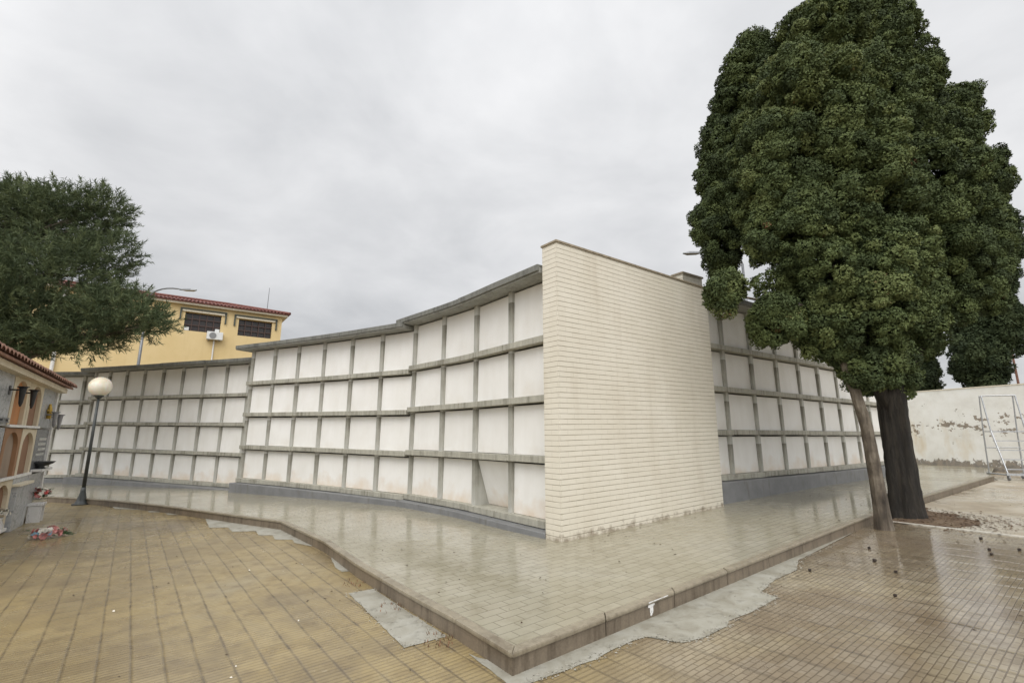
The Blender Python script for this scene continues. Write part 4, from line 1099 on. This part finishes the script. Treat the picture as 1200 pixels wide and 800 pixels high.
def litter(name, n, xs, ys, off, size, mat, keep):
    V = []; F = []
    while len(F) < n:
        x = rnd.uniform(*xs); y = rnd.uniform(*ys)
        if not keep(x, y): continue
        a = rnd.uniform(0, 6.28); s = size * rnd.uniform(.4, 1.4); z = G(x) + off; b = len(V)
        ca, sa = math.cos(a), math.sin(a); t = rnd.uniform(0, .5) * s
        V += [(x - ca * s, y - sa * s, z + .002), (x + sa * s * .4, y - ca * s * .4, z + .004 + t), (x + ca * s, y + sa * s, z + .003), (x - sa * s * .4, y + ca * s * .4, z + .002)]
        F.append((b, b + 1, b + 2, b + 3))
    m = MB(); m.add(V, F); return tag(m.build(name, mat), kind='stuff')
inpl = lambda x, y: (y > 3.7 + .786 * x + .2 and y > 3.9 - 1.33 * x + .2)
litter('leaf_litter', 420, (1.0, 11), (3.0, 12), LOW + .004, .017, 'litter_brown', lambda x, y: y < 3.55 + .786 * x and math.hypot(x - 6.5, y - 8) < 1.0 + 4.5 * rnd.random() ** 1.5)
litter('leaf_litter', 120, (-3, 9), (4, 12), .004, .016, 'litter_brown', lambda x, y: inpl(x, y) and y < 7.2 + max(x, -.2) * .7)
litter('petal_litter', 26, (-4, .5), (2.4, 8), LOW + .004, .014, 'petal_white', lambda x, y: y < 3.4 - 1.33 * x if x > -3 else True)
litter('leaf_litter', 60, (-8, 0), (2.5, 10), LOW + .004, .016, 'litter_brown', lambda x, y: y < 3.5 - 1.33 * x if x > -3 else y < 8.5)
def near_edge(P, w):
    def f(x, y):
        best = 9
        for a, b in zip(P, P[1:] + P[:1]):
            ax, ay = a; bx, by = b; L = (bx - ax) ** 2 + (by - ay) ** 2
            k = max(0, min(1, ((x - ax) * (bx - ax) + (y - ay) * (by - ay)) / L)); best = min(best, math.hypot(x - ax - k * (bx - ax), y - ay - k * (by - ay)))
        return best < w * rnd.random() ** 1.5
    return f
litter('mortar_crumbs', 900, (-.5, 4.6), (3.4, 7.3), LOW + .004, .010, 'crumbs', lambda x, y: y < 3.6 + .786 * x and near_edge(P1, .09)(x, y))
litter('mortar_crumbs', 260, (-1.9, -.4), (4.1, 5.8), LOW + .004, .009, 'crumbs', near_edge(P2, .07))
litter('soil_crumbs', 1100, (6.0, 9.4), (7.4, 10.4), LOW + .012, .022, 'earth', lambda x, y: (y < 3.5 + .786 * x) and math.hypot(x - 7.35, (y - 8.75)) < .55 + 1.0 * rnd.random() ** 1.3)
def weed(x, y, s, label, seed):
    r = random.Random(seed); m = MB(); z = G(x) + LOW
    for k in range(46):
        a = r.uniform(0, 6.28); p = Vector((x + r.uniform(-.16, .16) * .75, y - r.uniform(-.16, .16), z)); q = Vector((math.cos(a) * .5, math.sin(a) * .5, r.uniform(.4, 1.1))) * s * r.uniform(.5, 1.1)
        sd = Vector((-math.sin(a), math.cos(a), 0)) * .0035
        m.add([p - sd, p + sd, p + q * .6 + sd, p + q, p + q * .6 - sd], [(0, 1, 2, 3, 4)])
    tag(m.build('dry_weed', 'dry_weed'), label, 'weed', 'dry weeds at the kerb foot')
weed(-.60, 4.36, .05, 'rusty dry weed at the kerb foot just left of the corner', 1)
weed(-1.20, 5.14, .035, 'small dry weed at the kerb beside the pale cement square', 2)
weed(-1.82, 5.98, .035, 'dry weed at the kerb beyond the pale cement square', 3)
# lime splash on the kerb face
m = MB(); du = Vector((.786, .618)); nn = Vector((.618, -.786))
base_ = Vector((1.26, 3.7 + 1.26 * .786)) - nn * .010
rl = random.Random(4)
for x0, x1, z0, z1 in ((-.030, .034, -.058, -.030), (-.018, .030, -.094, -.056), (-.012, .012, -.122, -.090), (.014, .026, -.108, -.090), (.034, .055, -.046, -.032), (-.04, -.028, -.05, -.034)):
    top = [(x1 + (x0 - x1) * k / 5, z1 + rl.uniform(-.002, .003)) for k in range(6)]; bot = [(x0 + (x1 - x0) * k / 5 + rl.uniform(-.002, .002), z0 + rl.uniform(-.008, .006)) for k in range(6)]
    m.prism([(base_.x + du.x * p, base_.y + du.y * p, G(base_.x) + q) for p, q in top + bot], (nn.x * .004, nn.y * .004, 0))
for x0, x1 in ((-.05, .03), (.03, .16), (.17, .24)):
    p = base_ + nn * .0185 + du * x0; q = base_ + nn * .0185 + du * x1
    m.prism([(p.x, p.y, G(p.x) - .012), (q.x, q.y, G(q.x) - .008), (q.x, q.y, G(q.x) - .004), (p.x, p.y, G(p.x) - .002)], (nn.x * .003, nn.y * .003, 0))
tag(m.build('lime_splash', 'lime_splash'), 'splash of white lime on the right kerb face near the corner', 'paint splash')

# ------------------------------------------------------------------ light, sky, camera
SUN_EL, SUN_AZ = R(48), R(187)                    # azimuth measured clockwise from +Y: behind the viewer, a little to the left
w = bpy.data.worlds.new('World'); sc.world = w; w.use_nodes = True
nt = w.node_tree; nt.nodes.clear()
def wn_(ty, **k):
    o = nt.nodes.new(ty)
    for a, v in k.items(): setattr(o, a, v)
    return o
out = wn_('ShaderNodeOutputWorld'); bg = wn_('ShaderNodeBackground'); nt.links.new(bg.outputs[0], out.inputs[0]); bg.inputs[1].default_value = .1
sky = wn_('ShaderNodeTexSky', sky_type='NISHITA', sun_disc=False, sun_elevation=SUN_EL, sun_rotation=SUN_AZ)
tc_ = wn_('ShaderNodeTexCoord'); sp = wn_('ShaderNodeSeparateXYZ'); nt.links.new(tc_.outputs['Generated'], sp.inputs[0])
def wm(op, a, b=None, c=None):
    o = wn_('ShaderNodeMath', operation=op)
    for s, v in zip(o.inputs, (a, b, c)):
        if v is None: continue
        if isinstance(v, bpy.types.NodeSocket): nt.links.new(v, s)
        else: s.default_value = v
    return o.outputs[0]
# cloud layer projected on a plane overhead
zz = wm('ADD', wm('MAXIMUM', sp.outputs[2], 0.0), .22)
cb = wn_('ShaderNodeCombineXYZ'); nt.links.new(wm('DIVIDE', sp.outputs[0], zz), cb.inputs[0]); nt.links.new(wm('DIVIDE', sp.outputs[1], zz), cb.inputs[1])
def wnoise(scale, detail, rough, dist):
    o = wn_('ShaderNodeTexNoise'); nt.links.new(cb.outputs[0], o.inputs['Vector']); o.inputs['Scale'].default_value = scale; o.inputs['Detail'].default_value = detail; o.inputs['Roughness'].default_value = rough; o.inputs['Distortion'].default_value = dist; return o.outputs['Fac']
n1, n2_ = wnoise(.75, 6, .52, .25), wnoise(2.1, 7, .55, .3)
cl = wm('MULTIPLY_ADD', n2_, .35, wm('MULTIPLY', n1, .65))
rp = wn_('ShaderNodeValToRGB'); nt.links.new(cl, rp.inputs[0]); e = rp.color_ramp.elements
e[0].position = .38; e[0].color = (4.8, 4.87, 5.0, 1); e[1].position = .60; e[1].color = (7.15, 7.15, 7.2, 1)
# brighter overhead and towards the hidden sun behind the viewer
el = wm('MULTIPLY_ADD', wm('MAXIMUM', sp.outputs[2], 0.0), .75, .88)
sd = Vector((math.sin(SUN_AZ) * math.cos(SUN_EL), math.cos(SUN_AZ) * math.cos(SUN_EL), math.sin(SUN_EL)))
dt = wn_('ShaderNodeVectorMath', operation='DOT_PRODUCT'); nt.links.new(tc_.outputs['Generated'], dt.inputs[0]); dt.inputs[1].default_value = sd
gl_ = wm('MULTIPLY_ADD', wm('POWER', wm('MAXIMUM', dt.outputs['Value'], 0.0), 2.0), 2.0, el)
vm = wn_('ShaderNodeVectorMath', operation='SCALE'); nt.links.new(rp.outputs[0], vm.inputs[0]); nt.links.new(gl_, vm.inputs['Scale'])
mx = wn_('ShaderNodeMix', data_type='RGBA'); mx.inputs[0].default_value = .94
nt.links.new(sky.outputs[0], mx.inputs[6]); nt.links.new(vm.outputs[0], mx.inputs[7]); nt.links.new(mx.outputs[2], bg.inputs[0])

sl = bpy.data.lights.new('sun', 'SUN'); sl.energy = 1.0; sl.angle = R(35); sl.color = (1.0, .97, .93)
so = bpy.data.objects.new('sun', sl); col.objects.link(so); so.rotation_euler = (-sd).to_track_quat('-Z', 'Y').to_euler()

cam = bpy.data.cameras.new('camera'); cam.sensor_width = 36; cam.lens = 560 / 1200 * 36; cam.clip_end = 3000; cam.clip_start = .05
co = bpy.data.objects.new('camera', cam); col.objects.link(co)
co.location = (0, 0, 1.5); co.rotation_euler = (R(90) + math.atan(110 / 560), 0, 0)
sc.camera = co
sc.view_settings.view_transform = 'Standard'; sc.view_settings.look = 'None'; sc.view_settings.exposure = 0.1; sc.view_settings.gamma = 1
sc.render.resolution_x, sc.render.resolution_y = 1024, 682
